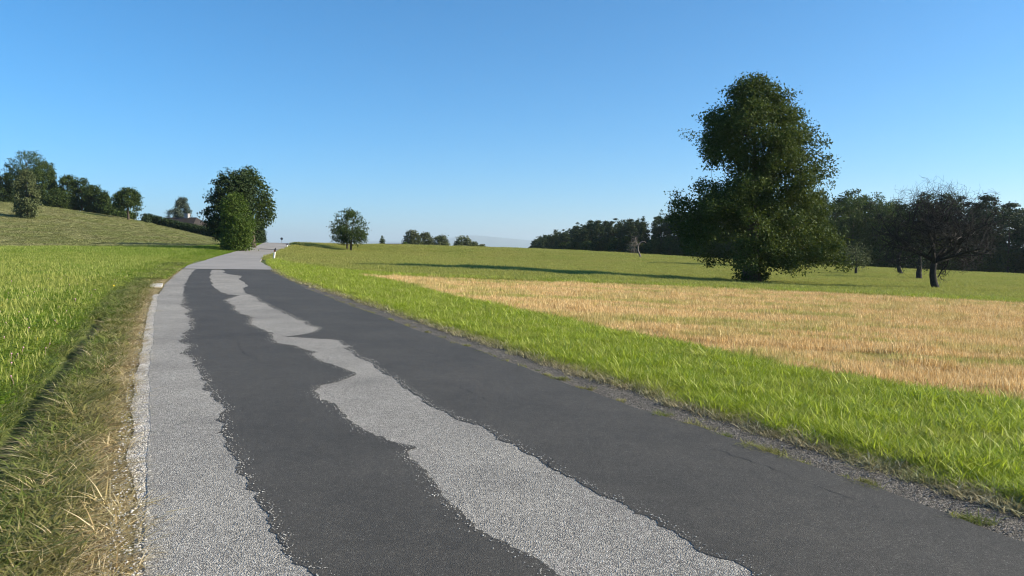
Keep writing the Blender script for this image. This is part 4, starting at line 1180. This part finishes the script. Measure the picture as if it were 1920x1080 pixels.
# --- forest edge on the right
FG = 'trees of the dark forest edge'
def forest():
    g = np.random.RandomState(8)
    hide = []
    pr = []
    def P(prof, **kw):
        o = tree('forest_tree', (200 + 12 * len(pr), 210), prof, 'x', 'tree', **kw); pr.append(o); return o
    for s in range(3):
        P(ell(1.0, 13, 6.4 + s * .6, .3 * (s - 1), .45, .2), n=62, rc=.95, sprays=15, per=5, leaf=.36, spread=.24, seed=100 + s, mat='broad', trunk_r=.2, nlimb=26)
    for s in range(4):
        w = 5.0 + .5 * s
        prof = [(1.0 + s * .5, -w * .34, w * .34), (5, -w * .5, w * .5), (8, -w * .52, w * .46), (10.5, -w * .42, w * .45), (12, -w * .28, w * .3), (13, -w * .10, w * .12)]
        P(prof, n=46, rc=.85, sprays=15, per=6, leaf=.34, spread=.2, seed=110 + s, mat='pine', trunk_r=.2, nlimb=26, flat=.5, upb=.8)
    P(cone(.8, 13, 4.4), n=70, rc=.55, sprays=11, per=6, leaf=.32, spread=.16, seed=120, mat='pine', trunk_r=.16, flat=.45, nlimb=26, droop=.6, upb=.6)
    P(ell(.1, 4.2, 5.0, 0, .4, .3), n=36, rc=.75, sprays=14, per=5, leaf=.34, spread=.22, seed=121, mat='broad', trunk_r=.08, nlimb=12)
    used = set()
    topx = [940, 985, 1010, 1060, 1075, 1110, 1150, 1200, 1225, 1260, 1400, 1555, 1600, 1640, 1700, 1780, 1820, 1860, 1900, 1960, 2200]
    topy = [470, 462, 443, 430, 425, 415, 412, 408, 403, 396, 374, 354, 363, 366, 371, 370, 370, 372, 379, 383, 386]
    def place(x_, y_, kind, f, row, label):
        px = 960 + x_ / y_ * 1387
        z0 = Hs(x_, y_)
        h = (1.55 + (466 - np.interp(px, topx, topy)) / 1387 * y_ - z0) * f
        if px > 2150 or px < 960 or h < 1.2: return
        src = pr[kind]
        base_h = 4.2 if kind == 8 else 13.0
        if kind == 8: h = min(h * .42, 4.5)
        sz = h / base_h; sw = (sz + .3 * (1 - sz)) * (.85 + .35 * g.rand())
        if kind in used:
            o = copy_tree(src, (x_, y_), (sw, sz), g.rand() * 6.283, label, 'tree', FG)
        else:
            used.add(kind); o = src
            o.location = (x_, y_, z0); o.scale = (sw, sw, sz); o['label'] = label; o['group'] = FG
        o.name = {0: 'broadleaf_tree', 1: 'broadleaf_tree', 2: 'broadleaf_tree', 7: 'spruce_tree', 8: 'bush'}.get(kind, 'pine_tree')
    edge = resample([(128, 118), (92, 133), (66, 142), (46, 150), (30, 165), (20, 190), (14, 225), (9, 275), (5, 330)], 1.0)
    nrm = np.gradient(edge, axis=0); nrm = unit(np.c_[-nrm[:, 1], nrm[:, 0]])
    nrm[nrm[:, 1] * .6 + nrm[:, 0] < 0] *= -1
    words = {0: 'broadleaf tree', 1: 'broadleaf tree', 2: 'broadleaf tree', 7: 'spruce', 8: 'low bush'}
    for row, (dist, step, f) in enumerate([(1.0, 4.6, .90), (5.5, 4.8, .98), (11.0, 5.5, 1.0), (17.0, 4.2, .92)]):
        i = 0.0
        while i < len(edge):
            e = edge[int(i)]; nn = nrm[int(i)]
            p = e + nn * (dist + g.randn() * .7) + g.randn(2) * .6
            px = 960 + p[0] / p[1] * 1387
            kind = (g.choice([3, 4, 5, 6, 7], p=[.24, .24, .22, .22, .08]) if px < 1330 or px > 1790 else g.choice([0, 1, 2, 3, 4, 7], p=[.28, .26, .22, .1, .1, .04]))
            where = next(t for lim, t in ((1060, 'at its far left tip'), (1160, 'between its left tip and the dead tree'), (1235, 'behind the dead tree'), (1300, 'just left of the big tree'),
                         (1560, 'behind the big tree'), (1690, 'between big and bare tree'), (1840, 'behind the bare tree'), (9999, 'at the right picture edge')) if px < lim)
            depth = ['front row', 'second row', 'third row', 'back row'][row]
            if row == 3:
                if px < 1500: i += step; continue
                kind = int(g.randint(0, 3))
            label = 'dark %s in the forest %s, %s' % (words.get(kind, 'pine'), depth, where)
            place(p[0], p[1], int(kind), f * (.9 + .16 * g.rand()), row, label)
            if row == 0:
                q = e - nn * (.6 + .6 * g.rand()) + g.randn(2) * .5
                place(q[0], q[1], 8, .9 + .3 * g.rand(), row, 'dark low bush at the forest foot %s' % where)
            else:
                q = e + nn * (dist - 2.4) + g.randn(2) * .5
                place(q[0], q[1], 8, 1.1 + .3 * g.rand(), row, 'low bush under the forest %s, %s' % (depth, where))
            i += step * (.8 + .4 * g.rand()) * (1 + .3 * (e[1] > 200))
    for k_, o in enumerate(pr):
        if k_ not in used:
            for c in list(o.children): bpy.data.objects.remove(c)
            bpy.data.objects.remove(o)
forest()

# ------------------------------------------------------------------ roadside posts and signs
def guide_post(x_, y_, h, lean, label, cap=True):
    o = bpy.data.objects.new('guide_post', None); COL.objects.link(o)
    o.location = (x_, y_, Hs(x_, y_)); o.rotation_euler = (0, R(lean), R(-20)); tag(o, label, 'post', 'roadside guide posts')
    white = flat_mat('post_white', (.80, .79, .76), .45); black = flat_mat('post_black', (.02, .02, .022), .45)
    def prism(z0, z1, w0, w1, cut=0.0):
        mb = MB(); V = []
        sec = [(-.5, -.35), (-.25, -.5), (.25, -.5), (.5, -.35), (.5, .2), (0, .5), (-.5, .2)]
        for z_, w in ((z0, w0), (z1, w1)):
            for a, b in sec: V.append((a * w, b * w, z_ + (cut * b if z_ == z1 else 0)))
        n = len(sec); f4 = [(k_, (k_ + 1) % n, n + (k_ + 1) % n, n + k_) for k_ in range(n)]
        V += [(0, 0, z0), (0, 0, z1)]
        f3 = [((k_ + 1) % n, k_, 2 * n) for k_ in range(n)] + [(n + k_, n + (k_ + 1) % n, 2 * n + 1) for k_ in range(n)]
        mb.add(V, f4, f3); return mb
    obj('body', prism(-.1, h * .80, .125, .115).mesh('body'), white, o)
    obj('band', prism(h * .80, h * .94, .122, .120).mesh('band'), black, o)
    obj('cap', prism(h * .94, h, .118, .10, .3).mesh('cap'), black if cap else white, o)
    mb = MB(); mb.box((-.025, -.075, h * .83), (.025, -.0605, h * .92)); obj('reflector', mb.mesh('reflector'), flat_mat('reflector_amber', (.5, .12, .03) if cap else (.7, .7, .7), .2), o)
    return o
guide_post(-17.45, 54.2, .82, 9, 'leaning white guide post with black top at the road bend')
guide_post(-26.2, 74.2, .60, -5, 'small white guide post in front of the bright green shrub', False)
guide_post(-27.2, 89.5, .45, 3, 'low dark-topped post on the right road edge below the crest')
def sign_pole():
    x_, y_ = -36.5, 117.5
    o = bpy.data.objects.new('road_sign', None); COL.objects.link(o); z0 = Hs(x_, y_); o.location = (x_, y_, z0); tag(o, 'thin pole with small round dark sign where the road meets the sky', 'sign')
    ht = 1.55 + (466 - 446.5) / 1387 * y_ - z0
    met = flat_mat('sign_metal', (.16, .16, .17), .5)
    mb = MB(); mb.tube([(0, 0, -.2), (0, 0, ht)], [.03, .03], 8); obj('pole', mb.mesh('pole', True), met, o)
    mb = MB(); mb.tube([(0, -.04, ht - .1), (0, -.08, ht - .1)], [.2, .2], 16); obj('sign_plate', mb.mesh('sign_plate'), flat_mat('sign_back', (.05, .06, .08), .5), o)
sign_pole()
# pale concrete edge stone on the left of the bend
mb = MB(); mb.box((-.18, -.9, -.1), (.18, .9, .075))
sx, sy = road_xy(np.array([48.0]), np.array([-HALF - .24]))
st_ = obj('edge_stone', mb.mesh('edge_stone'), M['concrete'], None, (float(sx[0]), float(sy[0]), Hs(float(sx[0]), float(sy[0]))), 'flat pale concrete edge stone on the left of the road bend', 'stone')
st_.rotation_euler = (0, 0, R(24))

# ------------------------------------------------------------------ far mountains and air
def mountains():
    px = np.array([-900, 0, 400, 560, 640, 700, 760, 830, 880, 940, 1000, 1100, 1300, 1900, 2800])
    row = np.array([458, 457, 459, 457, 455, 452.5, 454.5, 449, 440.5, 446, 452, 456, 458, 457, 459])
    th = np.radians(np.linspace(-58, 58, 500))
    pp = 960 + np.tan(th) * 1387
    rw = np.interp(pp, px, row)
    rw = np.convolve(np.r_[np.full(4, rw[0]), rw, np.full(4, rw[-1])], np.ones(9) / 9, 'valid')
    hz = (466 - rw) / 1387
    g = np.random.RandomState(2)
    rg_ = sum(np.sin(th * f + g.rand() * 6) / f for f in (40, 90, 170, 310, 520)) * .06
    hz = hz * (1 + rg_) + .0004
    rows_ = []
    for R_, f in ((16500, 0), (17600, .35), (18800, .75), (20000, 1.0), (21500, .6), (23500, 0)):
        z = -31 + (hz * 20000 + 31) * f * (1 + (.10 * np.sin(th * 230 + R_) if 0 < f < 1 else 0))
        rows_.append(np.c_[R_ * np.sin(th), R_ * np.cos(th), z])
    V = np.vstack(rows_); n = len(th)
    i = np.arange(5)[:, None] * n + np.arange(n - 1)[None]
    Q = np.stack([i, i + 1, i + n + 1, i + n], -1).reshape(-1, 4)
    obj('mountains', np_mesh('mountains', V, [Q], None, True), flat_mat('mountain_forest', (.05, .075, .04), .9, .3, .0015), kind='structure')
mountains()
HAZE = True
if HAZE:
    mb = MB(); mb.box((-25000, -25000, -34), (25000, 25000, 430))
    m, nt, out = new_mat('pale_air')
    pv = N(nt, 'ShaderNodeVolumePrincipled', i={'Density': 0.95e-4, 'Anisotropy': .25})
    pv.inputs['Color'].default_value = (.78, .92, 1.0, 1)
    nt.links.new(pv.outputs[0], out.inputs['Volume'])
    obj('haze', mb.mesh('haze'), m, kind='stuff')
